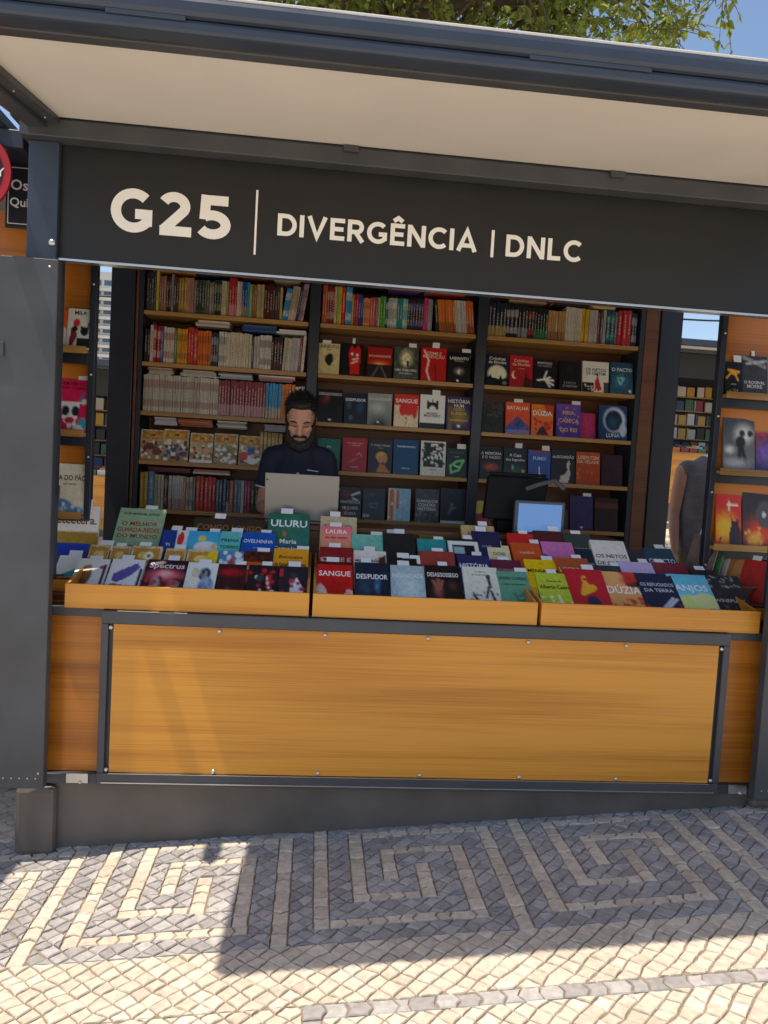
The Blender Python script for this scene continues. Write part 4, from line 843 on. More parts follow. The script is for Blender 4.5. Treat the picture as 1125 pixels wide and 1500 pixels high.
# ------------------------------------------------------------------ books
GU, GV = 24, 34
uu, vv = np.meshgrid((np.arange(GU+1))/GU, (np.arange(GV+1))/GV)
def smooth_noise(scale, seed):
    r = np.random.default_rng(seed); n = int(scale*3)+3; g = r.random((n, n)); x = uu*(n-1.001); y = vv*(n-1.001)
    xi, yi = x.astype(int), y.astype(int); fx, fy = x-xi, y-yi; fx = fx*fx*(3-2*fx); fy = fy*fy*(3-2*fy)
    return (g[yi, xi]*(1-fx)+g[yi, xi+1]*fx)*(1-fy)+(g[yi+1, xi]*(1-fx)+g[yi+1, xi+1]*fx)*fy
def art(spec, seed=0):
    A = np.zeros((GV+1, GU+1, 3)); A[:] = .2
    def mix(mask, col): A[:] = A*(1-mask[..., None])+np.array(lin(col))*mask[..., None]
    for op in spec.split(';'):
        q = op.split()
        if not q: continue
        if q[0] == 'g': A[:] = np.array(lin(q[1]))*(1-vv[..., None])+np.array(lin(q[2]))*vv[..., None]
        elif q[0] == 'h': A[:] = np.array(lin(q[1]))*(1-uu[..., None])+np.array(lin(q[2]))*uu[..., None]
        elif q[0] == 'n': mix(np.clip((smooth_noise(float(q[3]), seed+int(q[4]) if len(q) > 4 else seed)-.35)*2.2, 0, 1)*float(q[2]), q[1])
        elif q[0] == 'e':
            d = np.hypot((uu-float(q[1]))/float(q[3]), (vv-float(q[2]))/float(q[4])); mix(np.clip((1.25-d)/.9, 0, 1)**1.5 if len(q) > 6 else np.clip((1.12-d)/.24, 0, 1), q[5])
        elif q[0] == 'r': mix(((uu >= float(q[1])-.02) & (uu <= float(q[3])+.02) & (vv >= float(q[2])-.015) & (vv <= float(q[4])+.015)).astype(float), q[5])
        elif q[0] == 'l':
            x0, y0, x1, y1, wd = map(float, q[1:6]); dx, dy = x1-x0, (y1-y0)*1.4; px, py = uu-x0, (vv-y0)*1.4
            tt = np.clip((px*dx+py*dy)/max(dx*dx+dy*dy, 1e-6), 0, 1); d = np.hypot(px-tt*dx, py-tt*dy); mix(np.clip((wd*.5+.035-d)/.035, 0, 1), q[6])
        elif q[0] == 'p':
            pts = [tuple(map(float, a.split(','))) for a in q[2:]]; ins = np.zeros(uu.shape, bool)
            for i in range(len(pts)):
                (ax, ay), (bx, by) = pts[i], pts[(i+1) % len(pts)]
                if ay == by: continue
                cr_ = ((ay > vv) != (by > vv)) & (uu < (bx-ax)*(vv-ay)/(by-ay)+ax); ins ^= cr_
            mix(ins.astype(float), q[1])
        elif q[0] == 's':
            r = np.random.default_rng(int(q[3])+seed*13); v0, v1, sz = float(q[4]), float(q[5]), float(q[6])
            for _ in range(int(q[2])):
                d = np.hypot((uu-r.uniform(.05, .95))/(sz*r.uniform(.6, 1.4)), (vv-r.uniform(v0, v1))/(sz*.75*r.uniform(.6, 1.4))); mix(np.clip((1.2-d)/.4, 0, 1), q[1])
    A *= (1+.22*(smooth_noise(7, seed+91)-.5)+.16*(np.random.default_rng(seed).random(uu.shape)-.5))[..., None]
    return np.clip(A*1.3, 0, .82)
def book_mesh(wd, ht, th, A):
    # stands on z=0, faces -Y, spine at -X; boards, spine and a recessed page block
    k = MB(); i0 = 0
    for j in range(GV+1):
        for i in range(GU+1): k.v.append((-wd/2+wd*i/GU, 0, ht*(1-j/GV))); k.c.append(tuple(A[j, i]))
    mi = k.mi('print')
    for j in range(GV):
        for i in range(GU): a0 = j*(GU+1)+i; k.f.append((a0, a0+GU+1, a0+GU+2, a0+1)); k.m.append(mi)
    edge = tuple(A[:, 0].mean(0)); bt = .0012
    k.box(-wd/2, wd/2, .0002, bt, 0, ht, 'print', edge); k.box(-wd/2, wd/2, th-bt, th, 0, ht, 'print', edge); k.box(-wd/2, -wd/2+bt, bt, th-bt, 0, ht, 'print', edge)
    k.box(-wd/2+bt, wd/2-.003, bt, th-bt, .003, ht-.003, 'paper', lin('c8c0a8'))
    return k.mesh('book', True)
def add_print(parent, wd, ht, titles):
    for ln in titles.split(';'):
        if not ln: continue
        k = MB(); s_, v, h, col = ln.split('|')[:4]; V, Fc, tw = text_mesh(s_); sz = float(h)*wd/.72
        sx = min(sz, .9*wd/tw); cc = lin(col); zc = ht*(1-float(v))
        for x, y in V: k.v.append((x*sx, -.0007, zc+y*sz)); k.c.append(cc)
        for f in Fc: k.f.append(f); k.m.append(k.mi('print'))
        if k.f:
            o = bpy.data.objects.new('title', k.mesh('title', True)); C.objects.link(o); o.parent = parent
def add_slip(parent, wd, ht, kind):
    k = MB(); s_ = random.uniform(.042, .056) if kind == 1 else .016; h = random.uniform(.02, .034); x = random.uniform(-.35, .2)*wd; tl = random.uniform(-.12, .12)
    P = [(x, .002, ht-.03), (x+s_, .002, ht-.03), (x+s_+h*tl, .002, ht+h), (x+h*tl, .002, ht+h)]
    k.hexa([P[0], P[1], (P[0][0], .0026, P[0][2]), (P[1][0], .0026, P[1][2]), P[3], P[2], (P[3][0], .0026, P[3][2]), (P[2][0], .0026, P[2][2])], 'slip')
    o = bpy.data.objects.new('price_slip', k.mesh('price_slip')); C.objects.link(o); o.parent = parent; o.rotation_euler.x = random.uniform(-.15, .1)*0
def make_book(desc, where, group, x, y, z, wd, ratio, spec, titles, slip, lean, rz=0, th=None, seed=0):
    ht = wd*ratio; th = th or random.uniform(.012, .022)
    o = bpy.data.objects.new('book', book_mesh(wd, ht, th, art(spec, seed))); C.objects.link(o)
    o.location = (x, y, z); o.rotation_euler = (-lean, 0, rz); tag(o, (desc+' '+where).strip(), 'book', group)
    add_print(o, wd, ht, titles)
    if slip: add_slip(o, wd, ht, slip)
    return o
BN = {'L': 'bay of packed spines', 'M': 'middle bay', 'R': 'bay behind the till'}; RN = ['top', 'second', 'third', 'fourth', 'fifth']
sd = 0
for key, books in FACE_BOOKS.items():
    for (d, x, wd, spec, ti, ra, sl_) in books:
        sd += 1
        if key[0] == 'K':
            z = [1.765, 1.405, 1.045][int(key[2])]
            y = .40 if 'behind the rack' not in d else .41
            make_book(d, '', 'face-out books on the side racks', x, y, z+.001, wd*.97, ra, spec, ti, sl_, math.radians(9), random.uniform(-.04, .04), .012, sd)
        else:
            r_ = int(key[1])-1; y = YB+.012+(.03 if 'tucked' in d or 'half hidden' in d else 0)
            ht = min(wd*.96*ra, .238)
            make_book(d, '', 'face-out books on the back case', x, y, ZS[r_]+.001, wd*.96, ht/(wd*.96), spec, ti, sl_, math.radians(random.uniform(7, 11)), random.uniform(-.03, .03), None, sd)
ROWY = {'A': (.085, .757), 'B': (.175, .805), 'C': (.30, .874), 'D': (.39, .888)}
for key, books in TRAY_BOOKS.items():
    for bi, (d, x, wd, spec, ti, ra, sl_) in enumerate(books):
        sd += 1; y, z = ROWY[key[1]]
        if key == '2D' and bi in (1, 7): y -= .03; z += .002
        if key == '2D' and 2 <= bi <= 5: y += .02; z -= .02
        ht = max(.19, min(.25, wd*ra*1.15)); lean = math.radians(52 if key[1] != 'D' else 40)
        if key[0] == '0': y += .05
        if key == '0C': y, z, lean = .37, .88, math.radians(12)
        if 'CONGO' in ti: ht = .2
        make_book(d, '', 'books in the counter trays', x, y+.004*(bi % 3), z+.002*(bi % 2), wd*.97, ht/(wd*.97), spec, ti, sl_ or (1 if key[1] != 'A' and random.random() < .6 else 0), lean+random.uniform(-.03, .03), random.uniform(-.04, .04), None, sd)

def shade(col, f): return tuple(min(1, c*f) for c in lin(col))
def spine_geo(k, wd, ht, dp, col, band, f, style=False):
    c0 = shade(col, f); c1 = tuple(.55*a+.45*b_ for a, b_ in zip(shade(band, f), c0)) if band else c0
    zz = [0, .12, .16, .3, .34, .62, .66, .84, .88, 1]; cs = [c0, c0, c1, c1, c0, c0, c1, c1, c0, c0] if band else [c0]*10
    if band and style: cs = [c1, c1, c1, c1, c0, c0, c0, c0, c0, c0]
    r = wd*.12; i0 = len(k.v); mi = k.mi('spine')
    for a, c_ in zip(zz, cs):
        for x, y in ((0, r), (r, 0), (wd-r, 0), (wd, r)): k.v.append((x, y, a*ht)); k.c.append(c_)
    for j in range(len(zz)-1):
        for i in range(3): a0 = i0+j*4+i; k.f.append((a0, a0+1, a0+5, a0+4)); k.m.append(mi)
    ink = (.6, .56, .48) if sum(c0) < .75 else (.06, .05, .05); z = ht*random.uniform(.2, .34); te = ht*random.uniform(.7, .86)
    while z < te:                                     # printed title running up the spine
        l_ = ht*random.uniform(.02, .07); a = wd*random.uniform(.32, .4); k.face([(a, -.0003, z), (wd-a, -.0003, z), (wd-a, -.0003, z+l_), (a, -.0003, z+l_)], 'spine', tuple(.6*i_+.4*j_ for i_, j_ in zip(ink, c0))); z += l_+ht*random.uniform(.008, .03)
    k.box(0, .0012, r, dp, 0, ht, 'spine', c0); k.box(wd-.0012, wd, r, dp, 0, ht, 'spine', c0)
    k.box(.0013, wd-.0013, r*1.5, dp-.003, .003, ht-.003, 'paper', lin('c8c0a8'))
bulk = MB(); LEAN = {'M1': (22, -.12, .026), 'L1': (26, .14, .03), 'L2': (17, .05, .012)}
for key, runs in SPINE_ROWS.items():
    x0, x1 = BAY[key[0]]; r_ = int(key[1])-1
    x0 += .006; x1 -= .006
    if key == 'L3': x0 -= 0
    if key == 'L4': x0 = .47; x1 = .60
    if key == 'L5': x1 = .58
    tot = sum(n*w_ for n, _, _, w_, _, _ in runs); un = (x1-x0-LEAN.get(key, (0, 0, 0))[2])/tot; x = x0
    for ri, (n, nm, col, w_, h_, band) in enumerate(runs):
        ln = LEAN.get(key, (99, 0, 0)); ang = ln[1] if ri >= ln[0] else 0
        if ri == ln[0]: x += ln[2] if ang < 0 else 0
        style = 'and' in nm or random.random() < .3
        for i in range(n):
            wd = un*w_*random.uniform(.9, 1.1)*.99; ht = .222*h_*random.uniform(.985, 1.015); dp = random.uniform(.13, .16); y = YB+.016+random.uniform(0, .012)
            if x+wd > x1+.004: break
            f = random.uniform(.88, 1.08)
            if key in ('L1', 'L3', 'L5'):
                i0 = len(bulk.v); spine_geo(bulk, wd*.97, ht, dp, col, band, f, style)
                for q in range(i0, len(bulk.v)): a = bulk.v[q]; bulk.v[q] = (a[0]*math.cos(ang)+a[2]*math.sin(ang)+x, a[1]+y, a[2]*math.cos(ang)-a[0]*math.sin(ang)+ZS[r_]+.001+max(0, wd*math.sin(ang)))
            else:
                k = MB(); spine_geo(k, wd*.97, ht, dp, col, band, f, style)
                o = bpy.data.objects.new('book', k.mesh('book', True)); C.objects.link(o); o.location = (x, y, ZS[r_]+.001+max(0, wd*math.sin(ang))); o.rotation_euler.y = ang
                tag(o, '%s spined book upright on the %s shelf of the %s' % (nm, RN[r_], BN[key[0]]), 'book', 'upright books on the %s shelf, %s' % (RN[r_], BN[key[0]]))
            x += un*w_
for key, sts in STACKS.items():
    r_ = int(key[1])-1
    hs = [h_ for _, _, _, _, h_, _ in SPINE_ROWS[key]]
    for a, b_, cols in sts:
        # rests on the tallest spine below it
        z = ZS[r_]+.001+.222*1.02*max(hs)
        if key == 'L4': z = ZS[r_]+.001+.222*.93*1.0
        room = (ZS[r_-1]-.026 if r_ else 2.48)-z
        th = min(.013, room/len(cols)*.95)
        for ci, col in enumerate(cols):
            wd = (b_-a)*random.uniform(.86, 1.0); c_ = lin(col); t_ = th*.94; ox, oy, rz_ = (a+b_)/2+random.uniform(-.006, .006), YB+.02+random.uniform(0, .02), random.uniform(-.04, .04)
            xf = lambda p, ox=ox, oy=oy, rz_=rz_, z=z: (ox+p[0]*math.cos(rz_)-p[1]*math.sin(rz_), oy+p[0]*math.sin(rz_)+p[1]*math.cos(rz_), z+p[2])
            bulk.box(-wd/2, wd/2, 0, .15, 0, .0012, 'spine', c_, xf); bulk.box(-wd/2, wd/2, 0, .15, t_-.0012, t_, 'spine', c_, xf); bulk.box(-wd/2, wd/2, 0, .0015, .0013, t_-.0013, 'spine', c_, xf)
            bulk.box(-wd/2+.003, wd/2-.003, .0016, .147, .0013, t_-.0013, 'paper', lin('c8c0a8'), xf); z += th
o = bulk.build('book_rows', color=True); tag(o, 'tight rows and flat stacks of small spines filling the packed bay of the bookcase', 'books', kind='stuff')

# ------------------------------------------------------------------ counter trays
def tray(name_lbl, x0, x1, y0=.0, y1=.56, zf=.805, zr=.905, group='wooden book trays along the counter'):
    z0 = .709; tr_ = thing('book_tray', ((x0+x1)/2, (y0+y1)/2, z0), name_lbl, 'tray', group); t_ = .012
    boxpart('front_board', tr_, (x0, x1, y0, y0+t_, z0, zf), 'wood', .002)
    boxpart('back_board', tr_, (x0+t_, x1-t_, y1-t_, y1, z0, zr-.06), 'wood', .002)
    for xa in (x0, x1-t_):
        k = MB(); ya = y0+t_+.0005
        k.hexa([(xa, ya, z0), (xa+t_, ya, z0), (xa, y1, z0), (xa+t_, y1, z0), (xa, ya, zf-.002), (xa+t_, ya, zf-.002), (xa, y1, zr), (xa+t_, y1, zr)], 'wood'); k.build('side_board', tr_, bevel=.002)
    k = MB(); k.hexa([(x0+t_, y0+t_, z0), (x1-t_, y0+t_, z0), (x0+t_, y1-t_, z0), (x1-t_, y1-t_, z0), (x0+t_, y0+t_, z0+.008), (x1-t_, y0+t_, z0+.008), (x0+t_, y1-t_, z0+.01), (x1-t_, y1-t_, z0+.01)], 'wood_dark'); k.build('tray_floor', tr_)
    for key, (yy, zz) in ROWY.items():
        k = MB(); k.box(x0+t_+.001, x1-t_-.001, yy+.006, yy+.014, z0+.011, zz-.004, 'wood_dark'); k.box(x0+t_+.001, x1-t_-.001, yy-.012, yy+.0055, zz-.012, zz-.004, 'wood_dark'); k.build('step', tr_)
tray('counter tray holding picture books and comics in front of the laptop', -.148, .808)
tray('counter tray with the blood splash and open hand paperbacks', .822, 1.756)
tray('counter tray with the lime, red and sky blue paperbacks', 1.772, 2.735)
tray('small side tray with the royal blue book beside the door leaf', -.345, -.162, .1, .56, .80, .87, 'small side trays')
tray('small side tray of books standing sideways below the horned hero comic', 2.749, 3.1, .1, .56, .80, .87, 'small side trays')
for i, (x, y, z, a_, b2, d, th_) in enumerate([(2.66, .42, .90, '6e5e54', '5a4c44', 'brown board book turned sideways at the tray end', .012), (2.70, .43, .89, '3c7c38', '34702f', 'green book turned sideways at the tray end', .012), (2.735, .44, .88, 'a8a49c', '98948c', 'pale grey book turned sideways at the tray end', .02),
        (2.86, .3, .80, 'b02018', 'a01814', 'bright red book turned sideways in the side tray', .016), (2.92, .36, .80, '282c3c', '20242f', 'dark slate book turned sideways in the side tray', .016), (2.97, .38, .80, 'a0a09c', '90908c', 'light grey book turned sideways in the side tray', .016)]):
    make_book(d, '', 'books standing sideways', x, y, z, .14, 1.45, 'g %s %s; n 302820 .25 3' % (a_, b2), '', 1, math.radians(22), math.radians(-58), th_, 300+i)

# ------------------------------------------------------------------ side racks
def rack(x0, x1, lbl):
    rk = thing('display_rack', ((x0+x1)/2, .46, 0), lbl, 'rack', 'display racks beside the counter')
    boxpart('back_panel', rk, (x0, x1, .441, .452, .3, 2.34), 'wood_side', 0)
    for x in (x0-.028, x1): boxpart('frame_post', rk, (x, x+.028, .40, .44, gz(x, .4), 2.36), 'navy_metal', .003)
    for z in (1.765, 1.405, 1.045):
        s_ = boxpart('shelf', rk, (x0, x1, .37, .4405, z-.016, z), 'wood_shelf', .002); boxpart('shelf_lip', s_, (x0, x1, .362, .3695, z-.02, z+.012), 'wood_shelf', .002)
        boxpart('cross_rail', rk, (x0, x1, .40, .4405, z-.06, z-.0175), 'navy_metal', .002)
    for z in (2.05, 1.66, 1.3, .95):
        k = MB(); k.ball((x1+.014 if x0 < 0 else x0-.014, .399, z), .006, 'bolt', 6); k.build('stud', rk)
rack(-.80, -.208, 'wooden display rack with picture books behind the folded door leaf')
rack(2.705, 3.2, 'wooden display rack with comics and dark paperbacks by the passage')

# ------------------------------------------------------------------ laptop and till
lp = thing('laptop', (.75, .74, 1.031), 'open silver laptop with its lid towards the customers', 'laptop')
boxpart('base', lp, (.572, .922, .64, .87, 1.031, 1.046), 'laptop', .004)
k = MB(); k.hexa([(.57, .625, 1.048), (.924, .625, 1.048), (.57, .633, 1.048), (.924, .633, 1.048), (.568, .585, 1.272), (.922, .585, 1.272), (.568, .592, 1.272), (.922, .592, 1.272)], 'laptop'); k.build('lid', lp, bevel=.003)
boxpart('badge', lp, (.575, .582, .590, .5935, 1.235, 1.255), 'black_plastic', 0)
tl = thing('till', (1.85, .74, 1.031), 'dark point of sale till with a small lit blue screen facing out', 'till')
k = MB(); k.hexa([(1.66, .68, 1.10), (1.96, .68, 1.10), (1.66, .74, 1.10), (1.96, .74, 1.10), (1.68, .72, 1.32), (2.0, .72, 1.32), (1.68, .76, 1.32), (2.0, .76, 1.32)], 'black_plastic'); k.build('main_display', tl, bevel=.01)
boxpart('stand', tl, (1.74, 1.86, .72, .82, 1.032, 1.10), 'black_plastic', .01); boxpart('hinge_bar', tl, (1.69, 1.98, .715, .75, 1.321, 1.338), 'black_plastic', .006)
cs = boxpart('customer_display', tl, (1.795, 2.05, .60, .63, 1.032, 1.205), 'grey_plastic', .006); boxpart('screen', cs, (1.813, 2.033, .5975, .5995, 1.05, 1.19), 'screen', 0)
k = MB(); k.tube([(1.86, .66, 1.26), (1.93, .645, 1.29), (2.0, .64, 1.31), (2.05, .64, 1.27)], .012, 8, 'grey_plastic'); k.build('arm', tl)

# ------------------------------------------------------------------ signs at the neighbouring pitch
k = MB(); k.tube([(-.59, .1, 2.385), (-.59, .115, 2.385)], .16, 40, 'red_paint'); rs = k.build('round_sign'); tag(rs, 'round navy sign with a thick red ring beside the stall post', 'sign')
k = MB(); k.tube([(-.59, .0955, 2.385), (-.59, .0995, 2.385)], .131, 40, 'navy_board'); k.build('face', rs)
def words(parent, s_, x, y, z, size, col='white_vinyl', sx=1):
    V, Fc, tw = text_mesh(s_); k = MB(); k.v = [(x+a*size*sx, y, z+b_*size) for a, b_ in V]; k.c = [(.8,)*3]*len(k.v); k.f = list(Fc); k.mi(col); k.m = [0]*len(Fc); return k.build('lettering', parent)
words(rs, 'WAY', -.505, .0945, 2.385, .045)
bd = boxpart('hanging_board', None, (-.53, -.39, .3, .315, 2.235, 2.499), 'navy_board', .002); tag(bd, 'dark board with white script in a thin frame beside the post', 'sign')
k = MB(); 
for b_ in ((-.52, -.43, .298, .2995, 2.25, 2.253), (-.52, -.43, .298, .2995, 2.477, 2.48), (-.52, -.517, .298, .2995, 2.254, 2.476), (-.433, -.43, .298, .2995, 2.254, 2.476)): k.box(*b_, 'white_vinyl')
k.build('border', bd); words(bd, 'Os', -.475, .2985, 2.41, .06); words(bd, 'Qui', -.475, .2985, 2.34, .05)
boxpart('bracket', rs, (-.62, -.56, .1155, .1395, 2.40, 2.54), 'steel_blue', .003)

# ------------------------------------------------------------------ people
def figure(name, parent, blobs, mt, vox=.007, it=6, loc=None):
    k = MB()
    for b_ in blobs:
        if b_[0] == 'b': k.ball(b_[1], b_[2], mt, 12, b_[3] if len(b_) > 3 else None)
        else:
            pts, rad = b_[1], b_[2]; k.tube(pts, rad, 14, mt)
            for p, r in zip(pts, rad): k.ball(p, r, mt, 7)
    o = k.build(name, parent, smooth=True)
    rm = o.modifiers.new('remesh', 'REMESH'); rm.mode = 'VOXEL'; rm.voxel_size = vox; rm.use_smooth_shade = True
    sm = o.modifiers.new('smooth', 'SMOOTH'); sm.iterations = it; sm.factor = .5
    return o
def hand(w_, d, side, up):
    # palm, four fingers of different length with a bend, thumb from the side of the palm
    w_ = Vector(w_); d = Vector(d).normalized(); s_ = Vector(side).normalized(); u = Vector(up).normalized(); out = []
    out.append(('b', w_+d*.05, (.04, .046, .018), Matrix((s_, d, u)).transposed()))
    for i, ln in enumerate((.066, .076, .07, .054)):
        a = w_+d*.085+s_*(.030-.020*i); out.append(('t', [a, a+d*ln*.5-u*.006, a+d*ln*.8-u*.022, a+d*ln-u*.034], [.0095, .009, .0085, .0075]))
    a = w_+d*.03+s_*.034; out.append(('t', [a, a+s_*.022+d*.03-u*.006, a+s_*.03+d*.058-u*.014], [.012, .0105, .009]))
    return out
mx, my = .715, .97
man = thing('person', (mx, my, .001), 'bearded person in a navy polo shirt bent over the silver laptop', 'person')
hd = Vector((mx+.0, .895, 1.55)); tilt = Matrix.Rotation(math.radians(33), 3, 'X')   # head bowed towards the laptop
def H(x, y, z): return hd + tilt @ (Vector((x, y, z))*.95)
body = [('b', H(0, .012, .03), (.074, .092, .098), tilt), ('b', H(0, -.03, -.055), (.056, .062, .07), tilt), ('b', H(0, -.045, -.1), (.036, .036, .03), tilt),
        ('t', [H(0, -.078, .02), H(0, -.1, -.028), H(0, -.094, -.036)], [.010, .0155, .014]), ('b', H(.014, -.092, -.034), .010), ('b', H(-.014, -.092, -.034), .010),
        ('t', [H(-.05, -.062, .03), H(-.015, -.08, .026)], [.013, .012]), ('t', [H(.05, -.062, .03), H(.015, -.08, .026)], [.013, .012]),
        ('b', H(.044, -.058, -.022), .02), ('b', H(-.044, -.058, -.022), .02), ('t', [H(-.02, -.086, -.066), H(0, -.092, -.066), H(.02, -.086, -.066)], [.007, .009, .007]),
        ('b', H(.076, .02, -.005), (.012, .022, .033), tilt), ('b', H(-.076, .02, -.005), (.012, .022, .033), tilt),
        ('t', [(mx, my+.0, 1.34), (mx, .95, 1.42), H(0, .03, -.06)], [.066, .058, .056]),
        ('t', [(mx, my, .92), (mx, my+.01, 1.1), (mx, my+.015, 1.26), (mx, my+.01, 1.34)], [.125, .125, .135, .11]),
        ('t', [(mx-.125, my+.01, 1.345), (mx+.125, my+.01, 1.355)], [.058, .058])]
for s_ in (-1, 1):
    sh = (mx+s_*.135, my+.01, 1.345); el = (mx+s_*.178, my-.0, 1.085); wr = (mx+s_*.10, .80, 1.075)
    body += [('t', [sh, (mx+s_*.16, my+.01, 1.21), el], [.05, .043, .036]), ('t', [el, (mx+s_*.16, .90, 1.08), wr], [.038, .036, .025])]
    body += hand(wr, (-s_*.25, -1, -.05), (-s_, -.2, 0), (0, 0, 1))
    body += [('t', [(mx+s_*.085, my, .9), (mx+s_*.09, my-.01, .5), (mx+s_*.095, my+.01, .1)], [.088, .058, .042]), ('t', [(mx+s_*.095, my+.02, .045), (mx+s_*.1, my-.13, .035)], [.042, .034])]
figure('body', man, body, 'skin', .0065, 3)
shirt = [('t', [(mx, my, .88), (mx, my+.01, 1.1), (mx, my+.015, 1.26), (mx, my+.008, 1.36)], [.138, .136, .142, .108]), ('t', [(mx-.125, my+.01, 1.345), (mx, my, 1.372), (mx+.125, my+.01, 1.35)], [.066, .074, .066]), ('t', [(mx, my-.005, 1.37), (mx, my-.015, 1.425)], [.085, .072])]
for s_ in (-1, 1): shirt += [('t', [(mx+s_*.138, my+.01, 1.345), (mx+s_*.165, my+.01, 1.22)], [.062, .058])]
figure('polo_shirt', man, shirt, 'polo', .008, 4)
figure('trousers', man, [('t', [(mx+s_*.085, my, .9), (mx+s_*.09, my-.01, .5), (mx+s_*.095, my+.01, .08)], [.104, .075, .062]) for s_ in (-1, 1)] + [('b', (mx, my, .9), (.16, .125, .1))], 'jeans', .012, 4)
for s_ in (-1, 1):
    k = MB(); k.tube([(mx+s_*.1665, my+.01, 1.19), (mx+s_*.168, my+.01, 1.182)], .058, 20, 'trim'); k.build('sleeve_trim', man, smooth=True)
figure('shoe', man, [('t', [(mx-.095, my+.02, .04), (mx-.1, my-.13, .035)], [.05, .042])], 'shoe', .012, 2); figure('shoe', man, [('t', [(mx+.095, my+.02, .04), (mx+.1, my-.13, .035)], [.05, .042])], 'shoe', .012, 2)
figure('hair', man, [('b', H(0, .03, .062), (.08, .09, .078), tilt), ('b', H(0, .07, .0), (.076, .058, .085), tilt), ('b', H(0, -.028, .112), (.056, .045, .024), tilt), ('t', [H(-.074, -.0, .05), H(-.074, -.005, -.02)], [.013, .011]), ('t', [H(.074, -.0, .05), H(.074, -.005, -.02)], [.013, .011])], 'hair', .006, 2)
figure('beard', man, [('t', [H(-.068, -.012, -.035), H(-.058, -.045, -.085), H(-.03, -.078, -.112), H(0, -.088, -.122), H(.03, -.078, -.112), H(.058, -.045, -.085), H(.068, -.012, -.035)], [.014, .024, .032, .036, .032, .024, .014]), ('t', [H(-.034, -.082, -.062), H(-.016, -.096, -.05), H(.016, -.096, -.05), H(.034, -.082, -.062)], [.008, .010, .010, .008])], 'hair', .005, 2)
for s_ in (-1, 1):
    k = MB(); k.tube([H(s_*.016, -.0905, .028), H(s_*.035, -.0855, .033), H(s_*.054, -.071, .027)], [.003, .0042, .0025], 8, 'hair'); k.build('eyebrow', man, smooth=True)
    k = MB(); k.tube([H(s_*.018, -.085, .004), H(s_*.033, -.083, .0), H(s_*.048, -.074, .004)], [.0015, .002, .0015], 8, 'hair'); k.build('eyelid', man, smooth=True)
def strands(parent, items, sd_):
    r = random.Random(sd_); k = MB()
    for p, d, L in items:
        d = (d+Vector((r.gauss(0, .35), r.gauss(0, .35), r.gauss(0, .35)))).normalized(); sd2 = d.cross(Vector((r.gauss(0, 1), r.gauss(0, 1), r.gauss(0, 1)))).normalized(); w_ = .0016
        m_ = p+d*L*.55+sd2*L*.12; e_ = p+d*L+sd2*L*.4
        k.face([p-sd2*w_, p+sd2*w_, m_+sd2*w_, m_-sd2*w_], 'hair'); k.face([m_-sd2*w_, m_+sd2*w_, e_], 'hair')
    o = k.build('hair_strands', parent); o['kind'] = 'stuff'
it = []
for q in range(1500):
    v = Vector((rng.normal(), rng.normal(), rng.normal())).normalized()
    if v.z < -.2 or (v.y < -.75 and v.z < .5): continue
    it.append((H(0+v.x*.078, .03+v.y*.088, .062+v.z*.076), tilt @ (v+Vector((0, -.3, .35))), random.uniform(.012, .03)))
for q in range(900):
    a_ = random.uniform(-1, 1); dn = random.uniform(0, 1)
    it.append((H(a_*.066, -.012-.088*(1-a_*a_)*random.uniform(.7, 1.15), -.04-.09*(1-abs(a_))-.03*dn), tilt @ Vector((a_*.5, -.5, -1)), random.uniform(.008, .022)))
strands(man, it, 4)
k = MB(); k.ball((mx+.0, my-.136, 1.27), .007, 'trim', 6); k.build('button', man)
k = MB(); k.hexa([(mx+.045, my-.134, 1.29), (mx+.105, my-.108, 1.284), (mx+.045, my-.130, 1.29), (mx+.105, my-.104, 1.284), (mx+.045, my-.134, 1.294), (mx+.105, my-.108, 1.288), (mx+.045, my-.130, 1.294), (mx+.105, my-.104, 1.288)], 'trim'); k.build('pocket_edge', man)
px_, py_ = 3.43, 1.78; fz = gz(px_, py_)
wm = thing('person', (px_, py_, fz), 'person in a sleeveless grey top and khaki trousers standing in the side passage', 'person')
hx = px_+.12
body = [('b', (hx, py_, fz+1.67), (.078, .095, .115)), ('t', [(px_, py_, fz+1.44), (px_+.05, py_, fz+1.52), (hx, py_, fz+1.62)], [.06, .056, .054]), ('t', [(px_, py_, fz+.95), (px_, py_, fz+1.2), (px_, py_, fz+1.42)], [.13, .125, .12]), ('t', [(px_-.15, py_, fz+1.44), (px_+.15, py_, fz+1.44)], [.058, .058]),
        ('t', [(hx, py_+.09, fz+1.68), (hx, py_+.115, fz+1.64)], [.012, .016]), ('b', (hx+.08, py_, fz+1.66), (.012, .02, .03)), ('b', (hx-.08, py_, fz+1.66), (.012, .02, .03))]
for s_ in (-1, 1):
    sh = (px_+s_*.18, py_, fz+1.43); el = (px_+s_*.215, py_+.01, fz+1.15); wr = (px_+s_*.225, py_-.06, fz+.9)
    body += [('t', [sh, (px_+s_*.203, py_, fz+1.3), el], [.052, .044, .036]), ('t', [el, (px_+s_*.222, py_-.02, fz+1.03), wr], [.036, .033, .024])] + hand(wr, (0, -.15, -1), (0, -1, .1), (-s_, 0, 0))
    body += [('t', [(px_+s_*.09, py_, fz+.9), (px_+s_*.095, py_, fz+.5), (px_+s_*.1, py_, fz+.1)], [.09, .058, .042]), ('t', [(px_+s_*.1, py_+.02, fz+.045), (px_+s_*.1, py_-.13, fz+.035)], [.042, .034])]
figure('body', wm, body, 'skin', .008, 3)
